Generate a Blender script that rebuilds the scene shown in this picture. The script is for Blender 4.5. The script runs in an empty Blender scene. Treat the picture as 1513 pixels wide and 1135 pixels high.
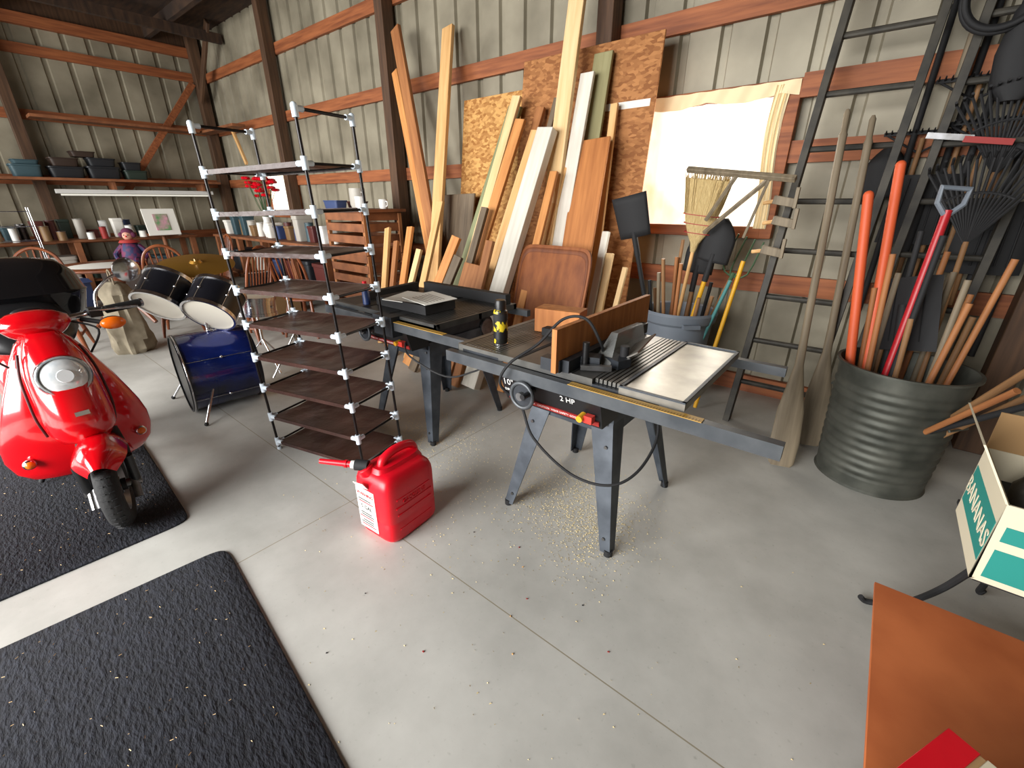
import bpy, math, random, bmesh
from mathutils import Vector, Matrix, noise
random.seed(7)
R = math.radians
def C(r, g, b):
    def l(c):
        c /= 255.0
        return c/12.92 if c <= .04045 else ((c+.055)/1.055)**2.4
    return (l(r), l(g), l(b), 1)
MATS = {}
def mat(name, c, rough=.6, metal=0, c2=None, scale=8, st=(1, 1, 1), bump=0, lo=.35, hi=.65, emit=0, coat=0, alpha=1, kind='noise', bscale=None, trans=0, detail=5):
    if name in MATS: return MATS[name]
    m = bpy.data.materials.new(name); m.use_nodes = True
    nt = m.node_tree; N = nt.nodes; L = nt.links
    p = N['Principled BSDF']
    p.inputs['Base Color'].default_value = c
    p.inputs['Roughness'].default_value = rough
    p.inputs['Metallic'].default_value = metal
    p.inputs['Coat Weight'].default_value = coat
    p.inputs['Alpha'].default_value = alpha
    p.inputs['Transmission Weight'].default_value = trans
    if emit:
        p.inputs['Emission Color'].default_value = c
        p.inputs['Emission Strength'].default_value = emit
    if c2 is not None or bump:
        tc = N.new('ShaderNodeTexCoord'); mp = N.new('ShaderNodeMapping')
        mp.inputs['Scale'].default_value = st
        L.new(tc.outputs['Object'], mp.inputs['Vector'])
        if kind == 'voronoi':
            t = N.new('ShaderNodeTexVoronoi'); t.inputs['Scale'].default_value = scale; out = t.outputs['Color']
            sp = N.new('ShaderNodeSeparateColor'); L.new(out, sp.inputs[0]); out = sp.outputs[0]
        else:
            t = N.new('ShaderNodeTexNoise'); t.inputs['Scale'].default_value = scale; t.inputs['Detail'].default_value = detail
            out = t.outputs['Fac']
        L.new(mp.outputs[0], t.inputs['Vector'])
        if c2 is not None:
            cr = N.new('ShaderNodeValToRGB')
            cr.color_ramp.elements[0].position = lo; cr.color_ramp.elements[0].color = c
            cr.color_ramp.elements[1].position = hi; cr.color_ramp.elements[1].color = c2
            L.new(out, cr.inputs[0]); L.new(cr.outputs[0], p.inputs['Base Color'])
            if emit: L.new(cr.outputs[0], p.inputs['Emission Color'])
        if bump:
            src = out
            if bscale:
                t2 = N.new('ShaderNodeTexNoise'); t2.inputs['Scale'].default_value = bscale; t2.inputs['Detail'].default_value = 4
                L.new(mp.outputs[0], t2.inputs['Vector']); src = t2.outputs['Fac']
            b = N.new('ShaderNodeBump'); b.inputs['Strength'].default_value = bump; b.inputs['Distance'].default_value = .01
            L.new(src, b.inputs['Height']); L.new(b.outputs[0], p.inputs['Normal'])
    MATS[name] = m
    return m
def wood(name, a, b, st=(14, 14, 1), rough=.65):
    return mat(name, C(*a), rough, c2=C(*b), scale=2.2, st=st, bump=.15, lo=.3, hi=.7, detail=8)

class B:
    def __init__(s, name, loc=None, rz=0, bevel=0, M=None, sharp=35):
        s.name = name; s.loc = loc; s.rz = rz; s.bevel = bevel; s.M = M; s.sharp = sharp
        s.v = []; s.f = []; s.mi = []; s.mats = []; s.T = Matrix()
    def add(s, vs, fs, m):
        if m not in s.mats: s.mats.append(m)
        k = s.mats.index(m); n = len(s.v)
        s.v += [s.T @ Vector(v) for v in vs]
        for f in fs:
            s.f.append([i+n for i in f]); s.mi.append(k)
    def hexa(s, p, m):
        s.add(p, [(3, 2, 1, 0), (4, 5, 6, 7), (0, 1, 5, 4), (1, 2, 6, 5), (2, 3, 7, 6), (3, 0, 4, 7)], m)
    def box(s, c, d, m, rot=(0, 0, 0)):
        Rm = Matrix.Rotation(rot[2], 3, 'Z') @ Matrix.Rotation(rot[1], 3, 'Y') @ Matrix.Rotation(rot[0], 3, 'X')
        x, y, z = d[0]/2, d[1]/2, d[2]/2; c = Vector(c)
        s.hexa([c+Rm @ Vector(q) for q in [(-x, -y, -z), (x, -y, -z), (x, y, -z), (-x, y, -z), (-x, -y, z), (x, -y, z), (x, y, z), (-x, y, z)]], m)
    def bx(s, x0, x1, y0, y1, z0, z1, m):
        s.box(((x0+x1)/2, (y0+y1)/2, (z0+z1)/2), (x1-x0, y1-y0, z1-z0), m)
    def loft(s, rings, m, caps=True, closed=True):
        n = len(rings[0]); vs = [p for r in rings for p in r]; fs = []
        for i in range(len(rings)-1):
            for j in range(n if closed else n-1):
                k = (j+1) % n
                fs.append((i*n+j, i*n+k, (i+1)*n+k, (i+1)*n+j))
        s.add(vs, fs, m)
        if caps:
            s.add(rings[0], [tuple(range(n))[::-1]], m)
            s.add(rings[-1], [tuple(range(n))], m)
    def frame(s, ax):
        ax = Vector(ax).normalized()
        u = ax.cross(Vector((0, 0, 1)))
        if u.length < .05: u = Vector((1, 0, 0))
        u.normalize(); w = ax.cross(u).normalized()
        return ax, u, w
    def cyl(s, p0, p1, r, m, r2=None, n=16, caps=True):
        p0 = Vector(p0); p1 = Vector(p1); r2 = r if r2 is None else r2
        ax, u, w = s.frame(p1-p0)
        g = [[q+(u*math.cos(2*math.pi*i/n)+w*math.sin(2*math.pi*i/n))*rr for i in range(n)] for q, rr in ((p0, r), (p1, r2))]
        s.loft(g, m, caps)
    def lathe(s, prof, c, m, axis=(0, 0, 1), n=32):
        ax, u, w = s.frame(axis); c = Vector(c)
        s.loft([[c+ax*h+(u*math.cos(2*math.pi*i/n)+w*math.sin(2*math.pi*i/n))*max(r, .0004) for i in range(n)] for r, h in prof], m, caps=False)
    def tube(s, pts, r, m, n=8, sm=0, closed=False):
        pts = [Vector(p) for p in pts]
        if sm: pts = smooth(pts, sm, closed)
        rs = r if isinstance(r, (list, tuple)) else None
        rings = []; u = None; N = len(pts)
        for i, p in enumerate(pts):
            if closed: t = pts[(i+1) % N]-pts[i-1]
            else: t = pts[min(i+1, N-1)]-pts[max(i-1, 0)]
            if t.length < 1e-6: t = Vector((0, 0, 1))
            t.normalize()
            if u is None: _, u, _ = s.frame(t)
            u = (u-t*u.dot(t))
            if u.length < 1e-5: _, u, _ = s.frame(t)
            u.normalize(); w = t.cross(u)
            rr = r if rs is None else rs[0]+(rs[1]-rs[0])*i/(N-1)
            rings.append([p+(u*math.cos(2*math.pi*j/n)+w*math.sin(2*math.pi*j/n))*rr for j in range(n)])
        if closed: rings.append(rings[0])
        s.loft(rings, m, caps=not closed)
    def torus(s, c, Rr, r, m, axis=(0, 0, 1), n=36, k=12, sq=1):
        ax, u, w = s.frame(axis); c = Vector(c); rings = []
        for i in range(n+1):
            a = 2*math.pi*i/n; d = u*math.cos(a)+w*math.sin(a)
            rings.append([c+d*(Rr+r*math.cos(2*math.pi*j/k))+ax*r*sq*math.sin(2*math.pi*j/k) for j in range(k)])
        s.loft(rings, m, caps=False)
    def ball(s, c, r, m, sc=(1, 1, 1), n=20, k=12):
        c = Vector(c); rings = []
        for i in range(k+1):
            a = -math.pi/2+math.pi*i/k
            rings.append([c+Vector((sc[0]*r*max(math.cos(a), .001)*math.cos(2*math.pi*j/n), sc[1]*r*max(math.cos(a), .001)*math.sin(2*math.pi*j/n), sc[2]*r*math.sin(a))) for j in range(n)])
        s.loft(rings, m, caps=False)
    def grid(s, fn, nu, nv, m):
        vs = [fn(i/nu, j/nv) for i in range(nu+1) for j in range(nv+1)]
        s.add(vs, [(i*(nv+1)+j, (i+1)*(nv+1)+j, (i+1)*(nv+1)+j+1, i*(nv+1)+j+1) for i in range(nu) for j in range(nv)], m)
    def text(s, txt, size, M, m, ext=.0008):
        cu = bpy.data.curves.new('t', 'FONT'); cu.body = txt; cu.size = size; cu.extrude = ext; cu.align_x = 'CENTER'; cu.align_y = 'CENTER'; cu.resolution_u = 2
        o = bpy.data.objects.new('t', cu); bpy.context.scene.collection.objects.link(o)
        bpy.context.view_layer.update()
        me = o.to_mesh(); s.add([M @ v.co for v in me.vertices], [tuple(p.vertices) for p in me.polygons], m)
        o.to_mesh_clear(); bpy.data.objects.remove(o); bpy.data.curves.remove(cu)
    def end(s, solid=0):
        me = bpy.data.meshes.new(s.name); o = bpy.data.objects.new(s.name, me)
        vs = s.v
        if s.M is not None: o.matrix_world = s.M
        elif s.loc is None:
            xs = [v.x for v in vs]; ys = [v.y for v in vs]; zs = [v.z for v in vs]
            og = Vector(((min(xs)+max(xs))/2, (min(ys)+max(ys))/2, min(zs)))
            vs = [v-og for v in vs]; o.location = og
        else:
            o.location = s.loc; o.rotation_euler = (0, 0, s.rz)
        me.from_pydata([tuple(v) for v in vs], [], s.f)
        for m in s.mats: me.materials.append(m)
        me.polygons.foreach_set('material_index', s.mi)
        me.polygons.foreach_set('use_smooth', [True]*len(s.f))
        bm = bmesh.new(); bm.from_mesh(me); bmesh.ops.remove_doubles(bm, verts=bm.verts, dist=1e-5)
        bmesh.ops.recalc_face_normals(bm, faces=bm.faces); bm.to_mesh(me); bm.free()
        me.set_sharp_from_angle(angle=R(s.sharp))
        bpy.context.scene.collection.objects.link(o)
        if solid:
            q = o.modifiers.new('solid', 'SOLIDIFY'); q.thickness = solid; q.offset = 0
        if s.bevel:
            q = o.modifiers.new('bevel', 'BEVEL'); q.width = s.bevel; q.segments = 2; q.limit_method = 'ANGLE'; q.angle_limit = R(40)
        return o
def smooth(pts, k, closed=False):
    out = []; N = len(pts)
    for i in range(N if closed else N-1):
        if closed: a, b, c, d = pts[i-1], pts[i], pts[(i+1) % N], pts[(i+2) % N]
        else: a, b, c, d = pts[max(i-1, 0)], pts[i], pts[i+1], pts[min(i+2, N-1)]
        for j in range(k):
            t = j/k
            out.append(.5*((2*b)+(c-a)*t+(2*a-5*b+4*c-d)*t*t+(3*b-a-3*c+d)*t**3))
    if not closed: out.append(pts[-1])
    return out
def sring(cx, cy, z, hx, hy, n=32, e=2.0):
    o = []
    for i in range(n):
        a = 2*math.pi*i/n; c, s_ = math.cos(a), math.sin(a)
        o.append((cx+hx*math.copysign(abs(c)**(2/e), c), cy+hy*math.copysign(abs(s_)**(2/e), s_), z))
    return o
def xring(x, cy, cz, hy, hz, n=28, e=2.4):
    return [(x, p[0], p[1]) for p in sring(cy, cz, 0, hy, hz, n, e)]

# ---------------- materials ----------------
black = mat('black_plastic', C(22, 22, 24), .4)
dblack = mat('matte_black', C(26, 26, 28), .75)
rubber = mat('rubber', C(24, 24, 25), .8, bump=.3, bscale=60)
chrome = mat('chrome', C(205, 205, 208), .18, 1)
steel = mat('steel', C(140, 140, 142), .35, .9, c2=C(100, 98, 95), scale=12)
white = mat('white_plastic', C(225, 225, 222), .45)
paper = mat('paper', C(232, 230, 222), .8)
red = mat('red_paint', C(208, 6, 20), .16, coat=.8)
redp = mat('red_plastic', C(222, 12, 36), .36, c2=C(208, 8, 30), scale=6)
redd = mat('red_dull', C(150, 40, 36), .6)
sawp = mat('saw_paint', C(54, 60, 68), .5, .2, c2=C(84, 90, 98), scale=9, lo=.4, hi=.75)
sawdk = mat('saw_dark', C(30, 33, 38), .45, .3, c2=C(52, 56, 62), scale=7)
railm = mat('saw_rail', C(66, 70, 75), .45, .5, c2=C(92, 95, 98), scale=7)
casti = mat('cast_iron', C(74, 74, 74), .4, .6, c2=C(124, 122, 116), scale=6, lo=.3, hi=.7)
casti2 = mat('cast_iron_dark', C(52, 54, 56), .4, .5, c2=C(92, 92, 90), scale=6, lo=.3, hi=.7)
plate = mat('bright_plate', C(124, 121, 114), .34, .7, c2=C(164, 160, 152), scale=7, lo=.3, hi=.7)
galv = mat('galvanized', C(64, 66, 60), .55, .5, c2=C(100, 101, 93), scale=7, lo=.3, hi=.7)
grayp = mat('gray_plastic', C(112, 120, 130), .5)
yellow = mat('yellow', C(215, 160, 30), .5)
orange = mat('orange_paint', C(210, 90, 48), .55)
girt = wood('girt_wood', (118, 62, 32), (166, 98, 56), st=(1, 10, 14))
girty = wood('girt_wood_y', (118, 62, 32), (166, 98, 56), st=(10, 1, 14))
postw = wood('post_wood', (62, 42, 28), (96, 68, 46))
shelfw = wood('shelf_wood', (104, 60, 34), (148, 92, 56), st=(3, 3, 3))
pine = wood('pine', (198, 148, 88), (228, 184, 126))
pinel = wood('pine_light', (216, 176, 120), (238, 206, 156))
pineo = wood('pine_orange', (186, 118, 60), (216, 152, 88))
pined = wood('pine_dark', (138, 84, 46), (176, 118, 70))
greyw = wood('grey_wood', (86, 72, 56), (122, 106, 86))
brownw = wood('brown_panel', (156, 92, 40), (192, 124, 64))
walnut = wood('walnut', (116, 60, 26), (160, 94, 46), st=(6, 2, 2))
khaki = wood('khaki_wood', (132, 124, 84), (150, 144, 104))
green = wood('sage_paint', (118, 124, 88), (140, 144, 106))
wht = wood('white_board', (206, 200, 186), (228, 222, 210))
osb = mat('osb', C(156, 102, 46), .8, c2=C(210, 160, 94), scale=26, st=(1, 1, 1.8), kind='voronoi', lo=.1, hi=.9, bump=.2)
osbd = mat('osb_dark', C(136, 84, 42), .8, c2=C(178, 122, 72), scale=24, st=(1, 1, 2.2), kind='voronoi', lo=.1, hi=.9, bump=.2)
chairw = wood('chair_wood', (96, 46, 22), (136, 74, 38), st=(4, 4, 4), rough=.35)
fabric = mat('rack_fabric', C(46, 28, 24), .34, c2=C(66, 42, 36), scale=5, bump=.8, bscale=11)
conn = mat('connector_plastic', C(214, 226, 236), .4)
toolw = wood('tool_handle', (116, 82, 50), (156, 116, 76))
oldw = wood('weathered_wood', (100, 88, 70), (138, 124, 102))
ladw = mat('ladder_grey', C(46, 44, 40), .6, .2, c2=C(70, 66, 58), scale=9)
def concrete():
    m = bpy.data.materials.new('concrete'); m.use_nodes = True; nt = m.node_tree; N = nt.nodes; L = nt.links
    p = N['Principled BSDF']; p.inputs['Roughness'].default_value = .5
    g = N.new('ShaderNodeNewGeometry')
    n1 = N.new('ShaderNodeTexNoise'); n1.inputs['Scale'].default_value = 1.3; n1.inputs['Detail'].default_value = 10; n1.inputs['Roughness'].default_value = .62
    n2 = N.new('ShaderNodeTexNoise'); n2.inputs['Scale'].default_value = 60; n2.inputs['Detail'].default_value = 5
    L.new(g.outputs['Position'], n1.inputs[0]); L.new(g.outputs['Position'], n2.inputs[0])
    cr = N.new('ShaderNodeValToRGB'); cr.color_ramp.elements[0].position = .33; cr.color_ramp.elements[0].color = C(162, 161, 155)
    cr.color_ramp.elements[1].position = .66; cr.color_ramp.elements[1].color = C(194, 193, 187)
    L.new(n1.outputs['Fac'], cr.inputs[0])
    c2 = N.new('ShaderNodeValToRGB'); c2.color_ramp.elements[0].position = .24; c2.color_ramp.elements[0].color = (.75, .75, .73, 1)
    c2.color_ramp.elements[1].position = .36; c2.color_ramp.elements[1].color = (1, 1, 1, 1)
    L.new(n2.outputs['Fac'], c2.inputs[0])
    mx = N.new('ShaderNodeMix'); mx.data_type = 'RGBA'; mx.blend_type = 'MULTIPLY'; mx.inputs[0].default_value = .8
    L.new(cr.outputs[0], mx.inputs[6]); L.new(c2.outputs[0], mx.inputs[7])
    sp = N.new('ShaderNodeSeparateXYZ'); L.new(g.outputs['Position'], sp.inputs[0])
    def line(sock, pos):
        a = N.new('ShaderNodeMath'); a.operation = 'SUBTRACT'; a.inputs[1].default_value = pos; L.new(sock, a.inputs[0])
        b = N.new('ShaderNodeMath'); b.operation = 'ABSOLUTE'; L.new(a.outputs[0], b.inputs[0])
        c = N.new('ShaderNodeMath'); c.operation = 'LESS_THAN'; c.inputs[1].default_value = .0024; L.new(b.outputs[0], c.inputs[0]); return c.outputs[0]
    a = line(sp.outputs[0], -1.9); b = line(sp.outputs[1], .95)
    ad = N.new('ShaderNodeMath'); ad.operation = 'MAXIMUM'; L.new(a, ad.inputs[0]); L.new(b, ad.inputs[1])
    mj = N.new('ShaderNodeMix'); mj.data_type = 'RGBA'; L.new(ad.outputs[0], mj.inputs[0]); L.new(mx.outputs[2], mj.inputs[6]); mj.inputs[7].default_value = C(140, 132, 114)
    L.new(mj.outputs[2], p.inputs['Base Color'])
    bp = N.new('ShaderNodeBump'); bp.inputs['Strength'].default_value = .08; L.new(n2.outputs['Fac'], bp.inputs['Height']); L.new(bp.outputs[0], p.inputs['Normal'])
    return m
wallm = mat('wall_metal', C(112, 105, 88), .55, .1, c2=C(164, 156, 136), scale=1.6, lo=.3, hi=.7)
rugm = mat('rug', C(18, 20, 27), .95, c2=C(34, 37, 47), scale=34, bump=.9, st=(1, 2.2, 1), lo=.35, hi=.7)

# ---------------- room ----------------
XL, XR, YW, YB, ZC = -10.7, 2.6, 3.96, -4.2, 4.25
b = B('floor'); b.bx(XL-.1, XR+.1, YB-.1, YW+.1, -.1, 0, concrete()); b.end()
def ribd(u):
    t = u % .3
    if t < .22: return 0
    if t < .235: return (t-.22)/.015*.03
    if t < .285: return .03
    return (.3-t)/.015*.03
def ribwall(b, u0, u1, z0, z1, f):
    us = {u0, u1}; k = math.floor(u0/.3)
    while k*.3 < u1:
        for q in (0, .22, .235, .285):
            if u0 < k*.3+q < u1: us.add(k*.3+q)
        k += 1
    us = sorted(us)
    vs = [f(u, ribd(u), z) for u in us for z in (z0, z1)]
    b.add(vs, [(2*i, 2*i+2, 2*i+3, 2*i+1) for i in range(len(us)-1)], wallm)
b = B('wall_back')
fb = lambda u, d, z: (u, YW+d, z)
W1 = (-1.75, -.75, 1.32, 2.18); W2 = (-8.9, -7.85, 1.32, 2.0)
for u0, u1, z0, z1 in [(XL, XR, 0, 1.32), (XL, XR, 2.18, ZC), (XL, W2[0], 1.32, 2.18), (W2[0], W2[1], 2.0, 2.18), (W2[1], W1[0], 1.32, 2.18), (W1[1], XR, 1.32, 2.18)]:
    ribwall(b, u0, u1, z0, z1, fb)
b.end()
b = B('wall_left'); ribwall(b, YB, YW, 0, 3.95, lambda u, d, z: (XL-d, u, z)); b.bx(XL-.06, XL-.0, YB, YW, 3.95, ZC, postw); b.end()
b = B('wall_right'); ribwall(b, YB, YW, 0, ZC, lambda u, d, z: (XR+d, u, z)); b.end()
b = B('wall_front')
fr = lambda u, d, z: (u, YB-d, z)
for u0, u1, z0, z1 in [(XL, -9.6, 0, ZC), (-9.6, XR, 3.5, ZC), (-6.2, -5.2, 0, 3.5), (-.3, XR, 0, 3.5)]: ribwall(b, u0, u1, z0, z1, fr)
b.end()
ceilm = mat('ceiling_wood', C(42, 29, 21), .9, c2=C(72, 50, 33), scale=3, st=(1, 5, 1))
b = B('ceiling'); b.bx(XL-.1, XR+.1, YB-.1, YW+.1, ZC, ZC+.1, ceilm); b.end()
k = 1
def trim(x0, x1, y0, y1, z0, z1, m=None):
    global k
    b = B('trim_%d' % k); k += 1; b.bx(x0, x1, y0, y1, z0, z1, m or girt); b.end()
posts = [-7.8, -4.97, -2.12, .75]
for z in (.91, 1.82, 2.73, 3.6):
    segs = [(XL+.02, -8.98), (-7.77, -1.83), (-.67, XR)] if z == 1.82 else [(XL+.02, XR)]
    for a, c in segs: trim(a, c, YW-.045, YW-.003, z-.07, z+.07)
    trim(XL+.003, XL+.045, YB+.05, YW-.05, z-.07, z+.07, girty)
trim(XL, XR, YW-.045, YW-.003, 0, .14); trim(XL+.003, XL+.045, YB+.05, YW-.05, 0, .14, girty)
trim(-.67, XR, YW-.09, YW-.048, 2.14, 2.28)
trim(XL+.003, XL+.09, YB+.05, YW-.05, 3.9, 4.05, girty)
b = B('trim_window', bevel=.004)
for x0, x1, z0, z1 in (W1, W2):
    for q in [(x0-.08, x0, z0-.08, z1+.08), (x1, x1+.08, z0-.08, z1+.08), (x0, x1, z1, z1+.08), (x0, x1, z0-.08, z0)]:
        b.bx(q[0], q[1], YW-.07, YW+.05, q[2], q[3], girt)
b.end()
curt_glow = mat('curtain', C(248, 228, 188), .9, emit=.92, c2=C(255, 252, 242), scale=2.6, lo=.34, hi=.52)  # outside daylight put into the cloth as its own emission, whiter in blotches
for i, (x0, x1, z0, z1) in enumerate((W1, W2)):
    b = B('window_%d' % (i+1))
    b.grid(lambda u, v: (x0-.02+(x1-x0+.04)*u, YW+.0+.014*math.sin(u*38)+.008*math.sin(u*71+v*3), z0-.02+(z1-z0+.04)*v), 60, 6, curt_glow)
    b.end()
b = B('window_curtain')
cl = mat('curtain_cloth_glow', C(218, 200, 162), .9, emit=.3)  # weak emission stands in for daylight soaking through this cloth
b.grid(lambda u, v: (W1[0]-.03+(W1[1]-W1[0]+.1)*u, YW-.085+.012*math.sin(u*44+v*2), W1[3]+.07-(.07+.03*abs(math.sin(u*7)))*v), 70, 4, cl)
b.grid(lambda u, v: (W1[1]+.02-.09*v-.02*math.sin(u*5), YW-.085+.012*math.sin(v*30+u*3), W1[3]+.05-.92*u), 30, 12, cl); b.end()
for x in posts:
    b = B('wooden_post', bevel=.005); b.bx(x-.07, x+.07, YW-.2, YW-.05, 0, ZC, postw); b.end()
b = B('wooden_post', bevel=.005); b.bx(XL+.06, XL+.22, YW-.22, YW-.06, 0, ZC, postw); b.end()
for y in (1.18, -1.6):
    b = B('wooden_post', bevel=.005); b.bx(XL+.05, XL+.19, y-.07, y+.07, 0, ZC, postw); b.end()
def beam(name, p0, p1, w, t, m, hint=(0, 1, 0)):
    p0 = Vector(p0); p1 = Vector(p1); z = (p1-p0); L = z.length; z.normalize()
    y = Vector(hint); y = (y-z*y.dot(z)).normalized(); x = y.cross(z)
    M = Matrix((x, y, z)).transposed().to_4x4(); M.translation = p0
    b = B(name, M=M, bevel=.004); b.box((0, 0, L/2), (w, t, L), m); return b.end()
beam('diagonal_brace', (XL+.12, 2.2, 1.6), (XL+.12, 3.7, 3.5), .1, .04, girty, (1, 0, 0))
beam('diagonal_brace', (XL+.3, YW-.25, 3.2), (XL+1.3, YW-.25, 4.2), .12, .04, postw)
for y in (-2.2, -.4, 1.4, 3.2):
    b = B('ceiling_beam'); b.bx(XL, XR, y-.04, y+.04, ZC-.16, ZC-.002, ceilm); b.end()
b = B('ceiling_beam'); b.bx(-9.54, -9.46, YB, YW-.05, ZC-.3, ZC-.165, ceilm); b.end()

# ---------------- rugs ----------------
def rug(loc, rz, hx, hy):
    b = B('rug', loc=loc, rz=rz)
    def ring(z, d):
        o = sring(0, 0, z, hx-d, hy-d, 64, 30); return o
    b.loft([ring(0, 0), ring(.008, 0), ring(.012, .006)], rugm)
    for i in range(420):
        x = random.uniform(-hx+.05, hx-.05); y = random.uniform(-hy+.05, hy-.05); a = random.uniform(0, 3.1); l = random.uniform(.0015, .005)
        dx, dy = math.cos(a)*l, math.sin(a)*l
        b.add([(x-dx, y-dy, .0135), (x+dx, y+dy, .0135), (x+dx-dy*.3, y+dy+dx*.3, .0145), (x-dx-dy*.3, y-dy+dx*.3, .0145)], [(0, 1, 2, 3)], pinel)
    b.end()
rug((-1.21, -.55, 0), R(-6), .93, .85)
rug((-3.3, -.5, 0), R(-3), .86, .9)
b = B('sawdust')
dm = mat('sawdust', C(218, 198, 146), .9)
for cx, cy, sx, sy, n in [(-.95, 1.72, .2, .17, 2400), (-.75, 1.55, .10, .12, 1000), (-2.1, 1.70, .22, .2, 1200), (-1.5, 1.5, .5, .35, 800), (-.6, .9, .7, .5, 160)]:
    for i in range(n):
        x = random.gauss(cx, sx); y = random.gauss(cy, sy); l = random.uniform(.0015, .005); a = random.uniform(0, 3.14)
        dx, dy = math.cos(a)*l, math.sin(a)*l
        b.add([(x-dx, y-dy, .001), (x+dx, y+dy, .001), (x-dy*.7, y+dx*.7, .0035)], [(0, 1, 2)], dm)
b.end()
b = B('wood_chips')
for i in range(14):
    x = random.uniform(-1.4, .2); y = random.uniform(.3, 1.3); b.box((x, y, .002), (random.uniform(.003, .008), random.uniform(.002, .005), .003), random.choice([dblack, greyw, pine, redd]), (0, 0, random.uniform(0, 3)))
b.end()

# ---------------- table saws ----------------
def table_saw(cx, cy, first):
    b = B('table_saw', loc=(cx, cy, 0), bevel=.002)
    for sx in (-1, 1):
        for sy in (-1, 1):
            fx, fy, tx, ty = sx*.31, sy*.355, sx*.205, sy*.235
            for (ux, uy) in ((1, 0), (0, 1)):
                wt, wb, th = .115, .05, .006
                def q(px, py, w, z):
                    ox = -sx*w*ux; oy = -sy*w*uy; nx = -sx*th*uy; ny = -sy*th*ux
                    return [(px, py, z), (px+ox, py+oy, z), (px+ox+nx, py+oy+ny, z), (px+nx, py+ny, z)]
                b.hexa(q(fx, fy, wb, .015)+q(tx, ty, wt, .66), sawp)
            b.cyl((fx-sx*.015, fy-sy*.015, 0), (fx-sx*.015, fy-sy*.015, .03), .02, dblack)
            for z in (.08, .5, .6):
                t = z/.66; b.cyl((fx+(tx-fx)*t-sx*.03, fy+(ty-fy)*t-sy*.0, z), (fx+(tx-fx)*t-sx*.03, fy+(ty-fy)*t+sy*.008, z), .008, steel, n=8)
    for sy in (-1, 1): b.bx(-.215, .215, sy*.24-.004, sy*.24+.004, .55, .67, sawp)
    for sx in (-1, 1): b.bx(sx*.21-.004, sx*.21+.004, -.24, .24, .55, .67, sawp)
    b.hexa([(-.2, -.25, .62), (.2, -.25, .62), (.2, .23, .62), (-.2, .23, .62), (-.245, -.4, .845), (.22, -.4, .845), (.22, .24, .845), (-.245, .24, .845)], sawdk)
    b.cyl((-.05, .3, .66), (.2, .3, .66), .085, sawdk, n=20); b.cyl((.2, .3, .66), (.22, .3, .66), .06, steel)
    b.hexa([(-.25, -.4, .66), (.24, -.4, .66), (.24, -.26, .66), (-.25, -.26, .66), (-.27, -.44, .8), (.24, -.44, .8), (.24, -.3, .8), (-.27, -.3, .8)], black)
    redl = mat('label_red', C(150, 40, 36), .5)
    b.box((.0, -.410, .682), (.46, .006, .022), redl, (R(16), 0, 0))
    TM = lambda x, z: Matrix.Translation((x, -.4+(.66-z)*.2857-.004, z)) @ Matrix.Rotation(R(106), 4, 'X')
    b.text('10"', .045, TM(-.22, .755), white); b.text('DIRECT DRIVE', .018, TM(-.19, .715), white); b.text('2 HP', .036, TM(.09, .755), white)
    b.text('TABLE SAW   CAUTION  WEAR SAFETY GOGGLES', .014, TM(0, .682), white, .0035)
    b.torus((-.09, -.5, .75), .055, .009, railm, (0, 1, 0)); b.cyl((-.09, -.43, .75), (-.09, -.52, .75), .018, steel); b.cyl((-.09, -.495, .75), (-.09, -.5, .75), .05, sawdk)
    b.cyl((-.05, -.5, .77), (-.05, -.55, .77), .012, black)
    b.cyl((.17, -.43, .715), (.17, -.47, .71), .014, yellow); b.box((.2, -.44, .71), (.035, .03, .03), mat('switch_red', C(205, 56, 44), .4))
    b.torus((-.3, -.05, .74), .06, .009, dblack, (1, 0, 0)); b.cyl((-.22, -.05, .74), (-.31, -.05, .74), .015, steel)
    top = casti if first else casti2
    y0, y1 = -.44, .26
    b.bx(-.25, .2, y0, y1, .85, .88, top)
    for x in (-.17, .1): b.bx(x-.01, x+.01, y0, y1, .8805, .882, dblack)
    b.bx(-.05, -.0, -.2, .12, .8805, .883, steel)
    b.bx(-.52, -.49, y0, y1, .845, .88, top); b.bx(-.27, -.25, y0, y1, .845, .88, top)
    for y in (y0, -.1, y1-.025): b.bx(-.52, -.25, y, y+.025, .845, .878, top)
    for i in range(12): b.bx(-.485+i*.018, -.473+i*.018, y0+.02, y1-.02, .862, .879, top)
    b.bx(-.49, -.27, -.44, .26, .845, .860, sawdk)
    if first:
        for i in range(6): b.bx(.203+i*.018, .215+i*.018, y0+.02, y1, .862, .879, top)
        b.bx(.2, .31, y0, y1, .845, .860, sawdk)
        b.bx(.31, .55, y0, y1, .85, .876, plate)
        for q in [(.31, .55, y0, y0+.012), (.31, .55, y1-.012, y1), (.31, .322, y0, y1), (.538, .55, y0, y1)]: b.bx(q[0], q[1], q[2], q[3], .876, .882, sawp)
    else:
        for i in range(16): b.bx(.205+i*.018, .217+i*.018, y0+.02, y1-.02, .862, .879, top)
        for y in (y0, -.1, y1-.025): b.bx(.2, .52, y, y+.025, .845, .878, top)
        b.bx(.5, .52, y0, y1, .845, .88, top); b.bx(.2, .5, y0, y1, .845, .860, sawdk)
    b.bx(-.56, .85 if first else .78, -.485, -.45, .80, .85, railm); b.bx(-.56, .74 if first else .6, .275, .31, .80, .84, railm)
    b.bx(.12, .62, -.487, -.453, .8505, .853, mat('ruler_yellow', C(178, 138, 58), .5))
    for i in range(50): b.bx(.12+i*.01, .121+i*.01, -.487, -.47, .8532, .8536, dblack)
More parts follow.
